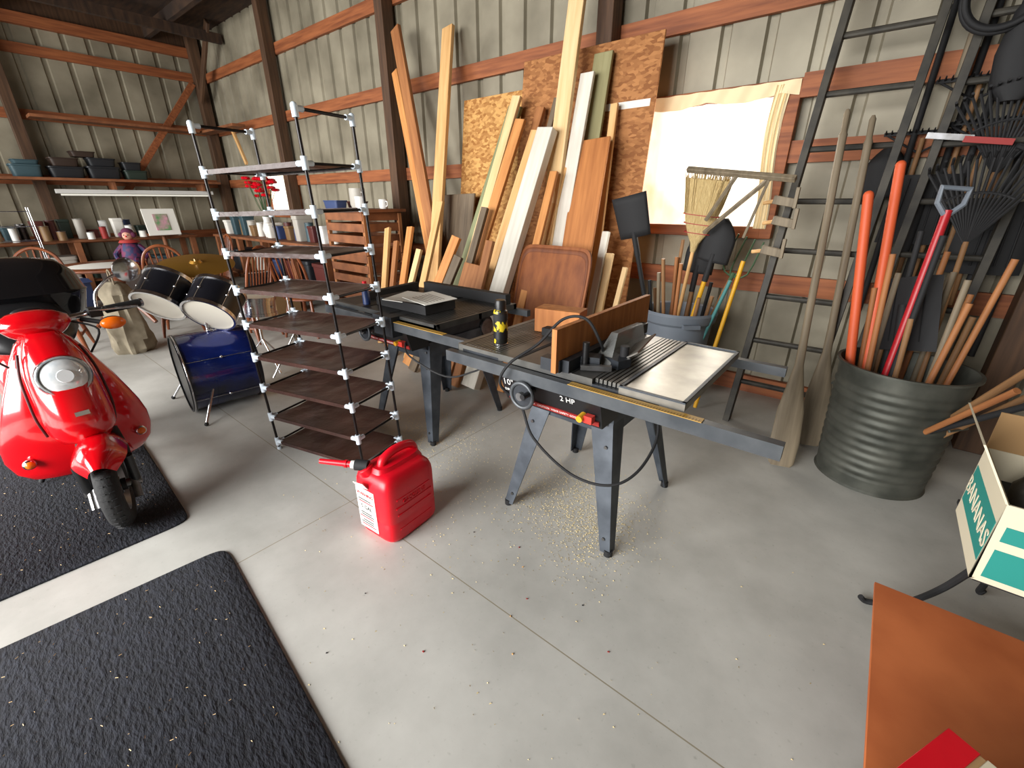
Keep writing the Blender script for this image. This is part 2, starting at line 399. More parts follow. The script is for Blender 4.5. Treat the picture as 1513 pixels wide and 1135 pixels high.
    if first:
        b.bx(-.02, .07, -.47, -.42, .88, .93, sawdk)
        b.box((0.055, -.06, .97), (.022, .86, .175), brownw)
        b.bx(.068, .1, -.45, .3, .88, .93, sawdk)
        b.hexa([(.12, -.3, .885), (.2, -.3, .885), (.2, .05, .885), (.12, .05, .885), (.145, -.2, 1.0), (.175, -.2, 1.0), (.175, .05, .99), (.145, .05, .99)], mat('guard_plastic', C(160, 162, 160), .15, alpha=.5))
        b.box((.23, -.12, .93), (.1, .22, .006), plate, (R(8), R(-35), 0))
        b.box((.1, -.33, .905), (.13, .06, .045), sawdk, (0, 0, R(20))); b.cyl((.12, -.36, .9), (.12, -.36, .99), .014, black)
        b.lathe([(0, 0), (.055, 0), (.055, .012), (.03, .014), (.02, .03), (0, .03)], (.1, -.3, .88), sawdk)
        b.box((.17, -.36, .895), (.12, .02, .02), steel, (0, 0, R(30)))
        b.box((.2, -.25, .9), (.1, .07, .035), sawdk, (0, 0, R(-20))); b.cyl((.22, -.22, .9), (.22, -.22, .96), .018, dblack)
    else:
        b.bx(-.16, .32, -.34, -.10, .882, .935, dblack)
        b.box((.1, .2, .91), (.8, .05, .07), dblack)
        b.box((-.38, -.05, .905), (.05, .5, .05), dblack, (0, 0, R(8)))
        b.bx(.02, .2, -.5, -.42, .76, .88, sawdk)
    return b.end()
SX, SY = -.93, 1.82
table_saw(SX, SY, True)
table_saw(-2.30, 1.975, False)
b = B('paper_sheets')
b.box((-2.20, 1.755, .9385), (.36, .24, .004), paper, (R(3), 0, R(10))); b.box((-2.10, 1.77, .9490), (.30, .22, .003), paper, (R(3), 0, R(-12)))
for i in range(6): b.box((-2.10+.004*i, 1.70+i*.022, .9480+i*.0012), (.2, .004, .0008), greyw, (R(3), 0, R(-12)))
b.end()
b = B('glue_bottle'); b.lathe([(0, 0), (.024, 0), (.024, .08), (.012, .1), (.012, .11), (0, .11)], (-2.52, 1.60, .882), mat('bottle_blue', C(40, 60, 110), .4), n=20); b.cyl((-2.52, 1.60, .985), (-2.52, 1.60, 1.03), .014, redp); b.end()
b = B('spray_can')
c = (-1.287, 1.50, .88)
b.lathe([(0, 0), (.032, 0), (.033, .004), (.033, .15), (.031, .16), (.02, .17), (0, .17)], c, mat('can_label', C(205, 180, 40), .35, c2=C(28, 28, 26), scale=30, st=(1, 1, .6), lo=.45, hi=.48))
b.lathe([(.0335, .03), (.0336, .06), (.0335, .065)], c, black); b.lathe([(.0335, .115), (.0336, .145), (.0335, .148)], c, dblack)
b.lathe([(.026, .165), (.026, .2), (.022, .208), (0, .208)], c, black, n=24)
b.lathe([(.033, 0), (.0345, .002), (.0345, .006), (.033, .008)], c, chrome); b.end()
b = B('wood_block', bevel=.003); b.box((-1.19, 1.86, .94), (.24, .12, .12), brownw, (0, 0, R(12))); b.box((-1.17, 1.76, .9), (.1, .05, .04), dblack); b.end()
b = B('power_cord')
P = [(-.80, 1.60, .90), (-.78, 1.52, .98), (-.84, 1.50, 1.07), (-.93, 1.47, 1.06), (-1.0, 1.40, .96), (-1.08, 1.31, .88), (-1.12, 1.30, .78), (-1.056, 1.36, .68), (-.97, 1.34, .556), (-.79, 1.36, .44), (-.63, 1.40, .43), (-.555, 1.50, .476), (-.55, 1.66, .56), (-.60, 1.74, .66), (-.68, 1.76, .72)]
b.tube(P, .0062, dblack, n=8, sm=8); b.end()
b = B('power_cord')
P = [(-2.02, 1.50, .74), (-1.86, 1.40, .72), (-1.6, 1.42, .66), (-1.46, 1.5, .7), (-1.35, 1.6, .76), (-1.2, 1.62, .75)]
b.tube(P, .005, dblack, n=8, sm=6); b.end()

# ---------------- shoe rack ----------------
b = B('shoe_rack', loc=(-2.43, 1.21, 0), rz=R(13))
hx, hy = .37, .165
ZS = [.07, .25, .45, .65, .85, 1.05, 1.25, 1.45, 1.65]; ZT = 1.86
polem = mat('rack_pole', C(30, 26, 26), .3, .5)
for sx in (-1, 1):
    for sy in (-1, 1):
        x, y = sx*hx, sy*hy
        b.cyl((x, y, 0.0), (x, y, ZT), .0075, polem, n=12)
        b.cyl((x, y, 0), (x, y, .03), .013, conn, n=12)
        for z in ZS:
            b.cyl((x, y, z-.028), (x, y, z+.028), .0145, conn, n=12)
            b.cyl((x, y, z), (x-sx*.045, y, z), .0125, conn, n=10); b.cyl((x, y, z), (x, y-sy*.042, z), .0125, conn, n=10)
        b.cyl((x, y, ZT-.035), (x, y, ZT+.01), .0145, conn, n=12); b.ball((x, y, ZT+.008), .015, conn)
        b.cyl((x, y, ZT), (x, y-sy*.042, ZT), .0125, conn, n=10)
    b.cyl((sx*hx, -hy, ZT), (sx*hx, hy, ZT), .0075, polem, n=10)
for i, z in enumerate(ZS):
    for sy in (-1, 1): b.cyl((-hx, sy*hy, z), (hx, sy*hy, z), .0065, polem, n=8)
    for sx in (-1, 1): b.cyl((sx*hx, -hy, z), (sx*hx, hy, z), .0065, polem, n=8)
    def fn(u, v, i=i, z=z):
        x = (u-.5)*2*(hx-.02); y = (v-.5)*2*(hy+.004)
        sag = -.016*(1-(2*v-1)**2)*(.6+.4*math.sin(u*3.1))+.008*noise.noise(Vector((x*9, y*7, i*3.7)))*(1-(2*v-1)**4)
        return (x, y, z+.008+sag)
    b.grid(fn, 36, 14, fabric)
    for sy in (-1, 1):
        b.grid(lambda u, v: ((u-.5)*2*(hx-.045), sy*(hy+.0085), z+.01-.022*v), 12, 2, fabric)
o = b.end(); o.rotation_euler = (R(1.0), R(-1.5), R(13))

# ---------------- gas can ----------------
b = B('gas_can', loc=(-1.57, 1.03, 0), rz=R(4))
hx, hy = .125, .155
S = [(0.0, .90), (.012, .97), (.03, 1), (.1, 1), (.105, .985), (.115, .985), (.12, 1), (.27, 1), (.30, .985), (.325, .93), (.345, .82), (.352, .7)]
b.loft([sring(0, .0, z, hx*k_, hy*k_, 48, 6) for z, k_ in S], redp)
b.loft([sring(0, .01, z, .055*k1, .13*k2, 32, 4) for z, k1, k2 in [(.34, 1.25, 1.05), (.36, 1, .98), (.368, .9, .93)]], redp)
b.tube([(0, -.075, .34), (0, -.06, .385), (0, 0, .408), (0, .075, .405), (0, .12, .385), (0, .135, .33)], .021, redp, n=14, sm=6)
b.lathe([(.036, 0), (.036, .03), (.03, .034), (.03, .04)], (-.04, -.115, .335), redp, (-.35, -.35, 1), n=24)
d = Vector((-.86, -.5, .06)).normalized(); p0 = Vector((-.045, -.12, .372))
b.cyl(p0-d*.01, p0+d*.05, .026, dblack, n=20); b.cyl(p0+d*.035, p0+d*.07, .019, white, n=16)
b.cyl(p0+d*.06, p0+d*.22, .0155, redp, r2=.012, n=16); b.cyl(p0+d*.09, p0+d*.1, .019, redp, n=16)
for sx in (-1, 1):
    for z in (.15, .19, .235): b.box((sx*(hx-.0005), 0, z), (.006, .22-.3*abs(z-.19), .007), redp)
    b.box((sx*(hx-.0005), 0, .07), (.006, .2, .007), redp)
TX = Matrix.Translation((hx+.0015, 0, .212)) @ Matrix.Rotation(R(90), 4, 'Z') @ Matrix.Rotation(R(90), 4, 'X')
b.text('GASOLINE', .03, TX, redp, .002)
b.box((-.035, -hy-.0005, .15), (.13, .003, .23), paper)
lab = mat('label_black', C(40, 40, 40), .6)
TY = lambda x, z: Matrix.Translation((x, -hy-.0028, z)) @ Matrix.Rotation(R(90), 4, 'X')
b.text('WARNING', .024, TY(-.035, .235), redp); b.text('5 GAL', .03, TY(-.035, .16), lab)
for i, z in enumerate([.055, .068, .081, .1, .113, .126, .19, .203]): b.box((-.035-(i % 2)*.008, -hy-.0025, z), (.1-.012*(i % 3), .002, .005), lab if i % 3 else redp)
b.box((-.03, -hy-.02, .3), (.06, .002, .05), paper, (R(30), 0, R(10)))
b.end()

# ---------------- scooter ----------------
b = B('motor_scooter', loc=(-2.62, .15, .013), rz=R(2), sharp=50)
amber = mat('amber_lens', C(240, 110, 20), .2); lens = mat('headlight_glass', C(205, 214, 220), .1, .2, c2=C(250, 252, 252), scale=16, coat=1)
seam = mat('panel_seam', C(60, 4, 8), .5)
def wheel(x, yaw):
    b.T = Matrix.Translation((x, 0, .205)) @ Matrix.Rotation(yaw, 4, 'Z')
    b.torus((0, 0, 0), .16, .045, rubber, (0, 1, 0), n=48, k=16, sq=1.0)
    for i in range(36):
        a = 2*math.pi*i/36
        for s_ in (-1, 1): b.box((.2035*math.cos(a), s_*.016, .2035*math.sin(a)), (.006, .020, .004), dblack, (0, -a, s_*.4))
    b.lathe([(.0, -.03), (.04, -.03), (.05, -.012), (.11, -.012), (.128, -.035), (.128, .035), (.11, .012), (.05, .012), (.04, .03), (0, .03)], (0, 0, 0), steel, (0, 1, 0), n=36)
    b.cyl((0, -.05, 0), (0, .05, 0), .03, black)
    b.T = Matrix()
yaw = R(-14)
wheel(0, yaw); wheel(-1.2, 0)
b.T = Matrix.Rotation(yaw, 4, 'Z')
def fen(u, v):
    a = R(46)+R(107)*u; w = (v-.5)*2
    rr = .265-.085*abs(w)**2.6; q = (.100 if u > .3 else .05+.05*math.sin(u/.3*math.pi/2))
    return (rr*math.cos(a)*1.08, w*q, .205+rr*math.sin(a)+.010)
b.grid(fen, 28, 16, red)
for s_ in (-1, 1):
    b.tube([(.0, s_*.075, .205), (-.02, s_*.08, .22), (-.09, s_*.078, .36), (-.13, s_*.06, .46)], .019, dblack, n=10)
    b.cyl((.05, s_*.08, .14), (-.0, s_*.08, .22), .018, chrome if s_ < 0 else steel); b.cyl((.02, s_*.09, .36), (-.0, s_*.088, .2), .02, black, n=12)
    b.cyl((0, s_*.05, .205), (0, s_*.105, .205), .022, steel)
b.T = Matrix()
def swept(z, xc, w, d_, n=44, e=2.3, kk=.9):
    return [(p[0]-kk*p[1]**2, p[1], z) for p in sring(xc, 0, z, d_, w, n, e)]
LS = [(.205, -.30, .16, .015), (.22, -.295, .225, .025), (.26, -.285, .268, .032), (.33, -.275, .288, .04), (.41, -.26, .284, .05), (.49, -.25, .264, .055), (.57, -.25, .236, .055), (.66, -.265, .202, .055), (.74, -.285, .166, .05), (.82, -.305, .132, .05), (.88, -.325, .098, .05), (.92, -.34, .06, .04)]
b.loft([swept(*q, kk=1.3) for q in LS], red)
b.loft([swept(z, x-.06, w*.92, .02, kk=1.3) for z, x, w, d_ in LS[1:11]], black)
b.loft([swept(z, xc, w, d_, 36, 2.4, 1.2) for z, xc, w, d_ in [(.43, -.17, .05, .05), (.445, -.155, .10, .10), (.49, -.145, .12, .125), (.56, -.15, .125, .135), (.63, -.165, .122, .13), (.69, -.18, .12, .125), (.76, -.205, .115, .115), (.83, -.235, .10, .10), (.89, -.275, .075, .075), (.93, -.31, .05, .045)]], red)
for s_ in (-1, 1):
    b.tube([(-.235, s_*.103, .86), (-.215, s_*.126, .76), (-.20, s_*.134, .66), (-.195, s_*.136, .56), (-.20, s_*.125, .47)], .0055, seam, sm=4)
    b.ball((-.285, s_*.215, .33), .026, chrome, (.7, 1, 1)); b.ball((-.275, s_*.215, .33), .019, amber, (.8, 1, 1))
hl = Vector((-.115, 0, .755)); ha = Vector((1, 0, .28)).normalized()
b.lathe([(.075, -.06), (.09, -.02), (.097, .012), (.090, .028), (.08, .018)], hl, chrome, ha, n=44)
b.lathe([(.082, .012), (.072, .03), (.047, .044), (.02, .05), (0, .051)], hl, lens, ha, n=44)
b.lathe([(.03, .052), (.028, .056), (0, .056)], hl, mat('bulb_shield', C(235, 238, 240), .2), ha, n=24)
b.box((-.018, 0, .60), (.01, .05, .02), chrome, (0, R(-5), 0))
b.loft([[(-.375+p[1], p[0], z) for p in sring(0, 0, z, w, d_, 32, 2.2)] for z, w, d_ in [(.885, .06, .05), (.915, .10, .07), (.955, .13, .085), (.985, .12, .08), (1.01, .08, .055), (1.02, .03, .02)]], red)
b.ball((-.44, 0, 1.0), .05, black, (.8, 1.2, .5))
for s_ in (-1, 1):
    b.tube([(-.38, s_*.09, .96), (-.39, s_*.18, .965), (-.43, s_*.27, .975)], .014, chrome, n=10)
    b.cyl((-.405, s_*.27, .972), (-.44, s_*.42, .978), .02, rubber, n=14); b.cyl((-.44, s_*.42, .978), (-.443, s_*.432, .978), .022, chrome, n=14)
    b.box((-.40, s_*.225, .97), (.06, .05, .045), black)
    b.tube([(-.36, s_*.2, .985), (-.34, s_*.28, .985), (-.37, s_*.395, .975)], .006, chrome, n=8, sm=4)
    b.tube([(-.37, s_*.16, .95), (-.33, s_*.23, .925)], .012, dblack)
    b.ball((-.315, s_*.265, .918), .042, amber, (.7, 1.25, .75)); b.ball((-.335, s_*.265, .918), .043, dblack, (.6, 1.2, .75))
    b.tube([(-.41, s_*.24, .99), (-.43, s_*.26, 1.06), (-.42, s_*.32, 1.12), (-.42, s_*.37, 1.14)], .007, chrome, n=8, sm=5)
    b.lathe([(0, -.015), (.04, -.012), (.06, 0), (.06, .012), (.055, .015)], (-.42, s_*.41, 1.155), chrome, (-1, -s_*.15, .05), n=28)
    b.lathe([(.055, .013), (0, .014)], (-.42, s_*.41, 1.155), steel, (-1, -s_*.15, .05), n=28)
    b.tube([(-.35, s_*.12, .95), (-.30, s_*.2, .9), (-.28, s_*.14, .80)], .005, dblack, sm=5)
b.box((-.6, 0, .29), (.55, .36, .07), red); b.box((-.6, 0, .33), (.5, .32, .012), rubber)
b.loft([xring(x, 0, cz, w, h) for x, cz, w, h in [(-.8, .46, .12, .14), (-.86, .5, .17, .2), (-1.05, .52, .19, .2), (-1.3, .56, .18, .17), (-1.5, .6, .13, .12), (-1.58, .62, .06, .06)]], red)
b.loft([xring(x, 0, cz, w, h) for x, cz, w, h in [(-.76, .76, .08, .03), (-.82, .80, .18, .07), (-1.0, .82, .23, .09), (-1.2, .86, .21, .09), (-1.32, .85, .12, .05)]], black)
b.box((-1.2, .0, .3), (.35, .2, .16), dblack)
for s_ in (-1, 1): b.cyl((-1.2, s_*.12, .21), (-1.4, s_*.13, .6), .022, steel)
b.tube([(-1.3, .1, .8), (-1.5, .12, .79), (-1.62, 0, .79), (-1.5, -.12, .79), (-1.3, -.1, .8)], .009, chrome, sm=5)
b.loft([sring(-1.4, 0.03, z, hx_, hy_, 36, 3.5) for z, hx_, hy_ in [(.80, .15, .24), (.84, .2, .31), (.96, .22, .34), (.975, .228, .348), (.985, .22, .34), (1.08, .2, .315), (1.15, .15, .25), (1.18, .05, .1)]], mat('gloss_black', C(18, 18, 20), .12, coat=.6))
b.tube([(-.75, .1, .22), (-.78, .2, .012)], .012, dblack); b.tube([(-.75, -.1, .22), (-.78, -.2, .012)], .012, dblack)
b.end()

# ---------------- drum kit ----------------
b = B('drum_kit')
blue = mat('drum_blue', C(22, 42, 120), .18, .3, c2=C(4, 7, 26), scale=2.5, coat=.5); head = mat('drum_head', C(226, 220, 204), .6)
dwrap = mat('drum_black', C(12, 13, 20), .35)
brass = mat('brass', C(206, 156, 70), .3, .85)
def drum(c, ax, r, h, shell, hoop, h0=head, h1=head):
    c = Vector(c); ax = Vector(ax).normalized()
    b.cyl(c-ax*h/2, c+ax*h/2, r, shell, n=40, caps=False)
    for s_ in (-1, 1):
        q = c+ax*s_*h/2
        b.lathe([(r-.004, -.014), (r+.010, -.014), (r+.010, .012), (r-.004, .012), (r-.004, -.014)], q, hoop, ax, n=40)
        b.lathe([(r-.002, 0.004*s_), (0, .004*s_)], q, h0 if s_ < 0 else h1, ax, n=40)
    _, u, w = b.frame(ax)
    for i in range(6):
        a = 2*math.pi*(i+.5)/6; d_ = u*math.cos(a)+w*math.sin(a)
        b.cyl(c+d_*(r+.008)-ax*h/2, c+d_*(r+.008)+ax*h/2, .0025, chrome, n=6); b.ball(c+d_*(r+.006), .011, chrome, n=10, k=6)
drum((-3.83, 1.04, .30), (.12, 1, 0), .285, .46, blue, dwrap, dwrap, head)
b.torus((-3.83-.012*2.3, 1.04-.23, .30), .292, .006, chrome, (.12, 1, 0), n=48)
for s_ in (-1, 1):
    b.tube([(-3.85+s_*.26, .92, .25), (-3.85+s_*.37, .78, .012)], .009, chrome); b.ball((-3.85+s_*.37, .78, .014), .015, rubber)
b.cyl((-3.85, 1.05, .58), (-3.85, 1.05, .84), .013, chrome)
drum((-3.78, 1.12, .80), (-.42, .60, .58), .17, .22, dwrap, chrome)
drum((-4.06, .90, .87), (-.38, .58, .62), .165, .22, dwrap, chrome)
b.tube([(-3.85, 1.05, .84), (-3.97, 1.02, .86), (-4.05, .95, .86)], .011, chrome)
def cymbal(c, ax, r):
    b.lathe([(.0, .03), (.03, .028), (.045, .01), (r*.6, 0.003), (r, -.012), (r, -.014), (r*.6, 0), (.045, .007), (0, .02)], c, brass, ax, n=48)
    b.tube([Vector(c)+Vector(ax)*.04, Vector(c)-Vector(ax)*.03, (c[0], c[1], c[2]-.12), (c[0], c[1], .3)], .009, chrome)
    for i in range(3):
        a = i*2.094+.4; b.tube([(c[0], c[1], .38), (c[0]+.25*math.cos(a), c[1]+.25*math.sin(a), .01)], .008, chrome)
cymbal((-4.25, 1.2, 1.04), (.22, -.08, 1), .27); cymbal((-4.0, 1.75, .82), (0, 0, 1), .17)
drum((-4.35, 1.6, .62), (0, .1, 1), .17, .14, chrome, chrome)
b.tube([(-4.35, 1.6, .54), (-4.35, 1.6, .25)], .012, chrome)
for i in range(3):
    a = i*2.094; b.tube([(-4.35, 1.6, .3), (-4.35+.25*math.cos(a), 1.6+.25*math.sin(a), .01)], .008, chrome)
b.end()

# ---------------- chairs, table ----------------
def chair(x, y, rz):
    b = B('dining_chair', loc=(x, y, 0), rz=rz)
    b.loft([sring(0, 0, z, .21*k_, .215*k_, 28, 2.8) for z, k_ in [(.43, .9), (.44, 1), (.455, 1), (.465, .93)]], chairw)
    L = {}
    for sx in (-1, 1):
        for sy in (-1, 1):
            p, q = Vector((sx*.14, sy*.14, .43)), Vector((sx*.21, sy*.22, 0)); L[(sx, sy)] = (p, q)
            b.cyl(q, q.lerp(p, .35), .013, chairw, r2=.022, n=10); b.cyl(q.lerp(p, .35), p, .023, chairw, r2=.016, n=10)
        m0 = L[(sx, -1)][0].lerp(L[(sx, -1)][1], .6); m1 = L[(sx, 1)][0].lerp(L[(sx, 1)][1], .6); b.cyl(m0, m1, .012, chairw, n=8)
    b.cyl((-.175, 0, .18), (.175, 0, .18), .012, chairw, n=8)
    bow = [(-.18, .15, .46), (-.2, .21, .65), (-.19, .26, .85), (-.13, .29, .99), (0, .3, 1.05), (.13, .29, .99), (.19, .26, .85), (.2, .21, .65), (.18, .15, .46)]
    b.tube(bow, .016, chairw, n=8, sm=5)
    for i in range(7):
        t = (i-3)/3; b.cyl((t*.13, .17, .46), (t*.155, .295-.02*t*t, 1.03-.1*t*t-.04*t**4), .008, chairw, n=6)
    b.end()
chair(-6.6, .45, R(75)); chair(-6.5, 1.55, R(-110)); chair(-5.5, 1.95, R(-60)); chair(-7.5, 2.3, R(0)); chair(-5.2, 2.5, R(-150)); chair(-8.1, .3, R(150)); chair(-5.6, .2, R(200))
b = B('dining_table', loc=(-7.6, 1.25, 0))
b.lathe([(0, .72), (.6, .72), (.62, .735), (.62, .75), (.6, .76), (0, .76)], (0, 0, 0), chairw, n=48)
b.lathe([(.06, .72), (.09, .6), (.05, .5), (.08, .35), (.1, .25), (.06, .2), (0, .2)], (0, 0, 0), chairw)
for i in range(4):
    a = i*math.pi/2+.4; b.tube([(0, 0, .28), (.2*math.cos(a), .2*math.sin(a), .22), (.42*math.cos(a), .42*math.sin(a), .03)], [.045, .025], chairw, sm=5)
b.lathe([(0, .765), (.36, .765), (.37, .762)], (.1, -.1, 0), paper, n=32)
b.end()
b = B('clown_doll', loc=(-7.3, 1.42, .768), rz=R(60))
dblue = mat('doll_blue', C(30, 38, 80), .7, c2=C(100, 28, 66), scale=18, lo=.42, hi=.58); skin = mat('doll_skin', C(190, 140, 120), .6); wig = mat('doll_wig', C(86, 30, 60), .9, bump=.8)
b.lathe([(.0, 0), (.11, .0), (.13, .05), (.1, .2), (.07, .26), (.04, .28), (0, .28)], (0, 0, 0), dblue, n=20)
b.lathe([(.03, 0), (.11, -.01), (.09, .02), (.02, .03)], (0, 0, .27), redd, n=20)
b.ball((0, 0, .34), .055, skin); b.ball((0, .02, .37), .068, wig, (1, .85, .9)); b.ball((-.06, 0, .35), .032, wig); b.ball((.06, 0, .35), .032, wig)
b.ball((0, -.058, .335), .010, redp); b.ball((-.02, -.054, .35), .006, black); b.ball((.02, -.054, .35), .006, black)
for s_ in (-1, 1):
    b.tube([(s_*.08, 0, .22), (s_*.16, -.03, .13), (s_*.13, -.1, .07)], [.035, .022], dblue, sm=4); b.ball((s_*.13, -.1, .06), .022, skin)
    b.tube([(s_*.06, -.05, .05), (s_*.08, -.18, .06), (s_*.09, -.24, .03)], [.045, .03], dblue, sm=4); b.ball((s_*.09, -.27, .03), .035, redd, (.8, 1.4, .7))
b.end()
b = B('canvas_bag', loc=(-6.05, .93, 0))
cv = mat('canvas', C(112, 102, 84), .9, c2=C(146, 136, 116), scale=6, bump=.5)
rg = []
for z, r_ in [(0, .16), (.05, .19), (.15, .19), (.3, .18), (.42, .15), (.52, .12), (.62, .13), (.7, .10), (.74, .05)]:
    rg.append([(r_*(1+.4*noise.noise(Vector((math.cos(a_)*2.5, math.sin(a_)*2.5, z*4))))*math.cos(a_), r_*(1+.4*noise.noise(Vector((math.cos(a_)*2.5+5, math.sin(a_)*2.5, z*4))))*math.sin(a_), z) for a_ in [2*math.pi*i/32 for i in range(32)]])
b.loft(rg, cv); b.tube([(-.08, 0, .7), (-.05, 0, .84), (.05, 0, .84), (.08, 0, .7)], .008, oldw, sm=5); b.end()

# ---------------- benches, shelves, clutter ----------------
def bench(x0, x1, y0, y1, z, legs=5):
    b = B('workbench', bevel=.004)
    b.bx(x0, x1, y0, y1, z-.04, z, shelfw); b.bx(x0+.04, x1-.04, y0+.03, y1-.03, .3, .33, shelfw)
    lx = x1-x0 > y1-y0
    for i in range(legs):
        t = i/(legs-1)
        if lx:
            x = x0+.08+(x1-x0-.16)*t
            for y in (y0+.05, y1-.05): b.bx(x-.04, x+.04, y-.04, y+.04, 0, z-.04, shelfw)
        else:
            y = y0+.08+(y1-y0-.16)*t
            for x in (x0+.05, x1-.05): b.bx(x-.04, x+.04, y-.04, y+.04, 0, z-.04, shelfw)
    b.end()
bench(-10.45, -9.75, -3.5, 2.9, .95); bench(-9.6, -5.7, 3.1, 3.7, .95)
b = B('wall_shelf', bevel=.003); b.bx(XL+.2, XL+.62, -3.5, 3.6, 1.80, 1.84, shelfw)
for y in (-3, -1.2, .6, 2.0, 3.3): b.bx(XL+.2, XL+.55, y, y+.04, 1.68, 1.80, shelfw)
b.end()
b = B('wall_shelf', bevel=.003); b.bx(XL+.22, -8.85, YW-.42, YW-.21, 2.66, 2.7, shelfw); b.bx(XL+.2, XL+.5, 1.3, 3.5, 2.66, 2.7, shelfw); b.end()
beam('shelf_bracket', (-8.9, YW-.3, 2.1), (-9.2, YW-.3, 2.65), .06, .04, pine)
b = B('fluorescent_light'); b.bx(XL+.3, XL+.42, 1.3, 3.5, 1.62, 1.68, white); b.cyl((XL+.36, 1.35, 1.6), (XL+.36, 3.45, 1.6), .014, mat('tube_glow', C(240, 238, 226), .5, emit=.4)); b.end()
cols = [mat('bin_%d' % i, C(*c), .5) for i, c in enumerate([(26, 29, 34), (54, 78, 86), (84, 36, 32), (36, 50, 42), (180, 175, 165), (128, 98, 64), (54, 70, 110), (52, 38, 30)])]
def bin_(x, y, z, w, d_, h, m, rz=0, nm='storage_bin'):
    b = B(nm, loc=(x, y, z), rz=rz, bevel=.003)
    b.loft([sring(0, 0, zz, w/2*k_, d_/2*k_, 32, 8) for zz, k_ in [(0, .86), (.01, .88), (h*.85, .97), (h*.86, 1.03), (h, 1.03)]], m); b.end()
for (y, d_, h, c_, z) in [(1.05, .34, .17, 1, 1.842), (1.5, .42, .16, 0, 1.842), (1.95, .42, .18, 0, 1.842), (2.36, .32, .14, 3, 1.842), (1.5, .34, .12, 7, 2.005), (1.95, .36, .12, 0, 2.025), (1.75, .3, .08, 7, 2.15), (2.33, .26, .12, 0, 1.985), (1.07, .3, .06, 1, 2.015)]:
    bin_(XL+.42, y, z, .3, d_, h, cols[c_])
def can(x, y, z, r, h, m, nm='paint_can'):
    b = B(nm, loc=(x, y, z)); b.lathe([(0, 0), (r, 0), (r, h*.93), (r*1.04, h*.94), (r*1.04, h), (r*.9, h), (r*.88, h*.97), (0, h*.97)], (0, 0, 0), m, n=24); b.torus((0, 0, h*.98), r*1.02, .004, steel); b.end()
for i in range(26):
    x, y = -10.12+.12*math.sin(i*2.3), -1.3+i*.158
    m = random.choice(cols+[white, steel, paper])
    if i % 2: can(x, y, .951, random.uniform(.05, .07), random.uniform(.12, .3), m)
    else: bin_(x, y, .951, random.uniform(.15, .28), .15, random.uniform(.1, .34), m)
for i in range(24):
    x, y = -9.8+.12+.0, -1.2+i*.165
    if i % 3: can(x-.02, y, .951, random.uniform(.035, .055), random.uniform(.1, .22), random.choice([white, steel, cols[5], redd, paper]), 'glass_jar')
for i in range(22):
    x, y = -9.4+i*.165, 3.4
    if abs(x+7.95) < .2: continue
    m = random.choice(cols+[white, steel, paper, redd])
    if i % 2: can(x, y, .951, random.uniform(.05, .075), random.uniform(.12, .34), m)
    else: bin_(x, y, .951, .15, random.uniform(.14, .3), random.uniform(.1, .36), m)
for i in range(9): bin_(-10.1, -1.2+i*.45, .331, .4, .34, random.uniform(.2, .4), random.choice(cols))
for i in range(7): bin_(-9.2+i*.5, 3.4, .331, .38, .36, random.uniform(.2, .42), random.choice(cols))
for i in range(6): can(XL+.42, -1.1+i*.3, 1.842, .06, .17, random.choice([steel, white, cols[5]]), 'glass_jar')
for (x, y, w, d_, h, m) in [(-6.6, 2.8, .4, .35, .4, 5), (-7.3, 2.85, .35, .3, .5, 0), (-8.7, 2.6, .4, .4, .55, 5), (-9.2, 1.6, .4, .5, .6, 7), (-9.1, .9, .35, .4, .45, 6), (-9.2, .0, .4, .5, .6, 0), (-9.1, -.7, .4, .4, .5, 5)]:
    b = B('cardboard_box', loc=(x, y, 0), rz=random.uniform(-.3, .3), bevel=.003)
    b.box((0, 0, h/2), (w, d_, h), cols[m]); b.box((0, 0, h+.001), (.05, d_+.002, .003), paper)
    for s_ in (-1, 1): b.box((s_*(w/2+.05), 0, h-.02), (.11, d_*.95, .004), cols[m], (0, R(25)*s_, 0))
    b.end()
b = B('wire_rack')
for z in (.96, 1.15, 1.35):
    for i in range(9): b.cyl((-9.7, .1+i*.09, z+.02), (-9.45, .1+i*.09, z+.02), .004, chrome, n=6)
    for x in (-9.7, -9.45): b.cyl((x, .08, z+.02), (x, .84, z+.02), .005, chrome, n=6)
for x in (-9.7, -9.45):
    for y in (.08, .84): b.cyl((x, y, 0), (x, y, 1.42), .007, chrome, n=8)
b.end()
b = B('framed_picture', bevel=.003)
b.box((-9.5, 2.35, 1.18), (.03, .45, .42), paper, (0, R(-12), 0)); b.box((-9.477, 2.35, 1.18), (.01, .2, .26), mat('art', C(90, 150, 90), .7, c2=C(210, 150, 170), scale=9), (0, R(-12), 0)); b.box((-9.65, 2.35, .98), (.25, .4, .04), shelfw); b.cyl((-9.6, 2.35, 0), (-9.6, 2.35, .97), .03, shelfw); b.end()
b = B('plaid_blanket')
pl = mat('plaid', C(110, 30, 34), .9, c2=C(170, 160, 155), scale=30, st=(1, .1, 1), lo=.45, hi=.55)
b.grid(lambda u, v: (-6.72+.1*v, .1-.5+.45*u, 1.12-.4*abs(v-.5)+.02*math.sin(u*14)-.1), 18, 10, pl); b.cyl((-6.67, -.42, 0), (-6.67, -.42, 1.0), .02, chairw); b.cyl((-6.67, .07, 0), (-6.67, .07, 1.0), .02, chairw); b.cyl((-6.67, -.45, 1.0), (-6.67, .1, 1.0), .018, chairw); b.end()
b = B('crate_stack', bevel=.004)
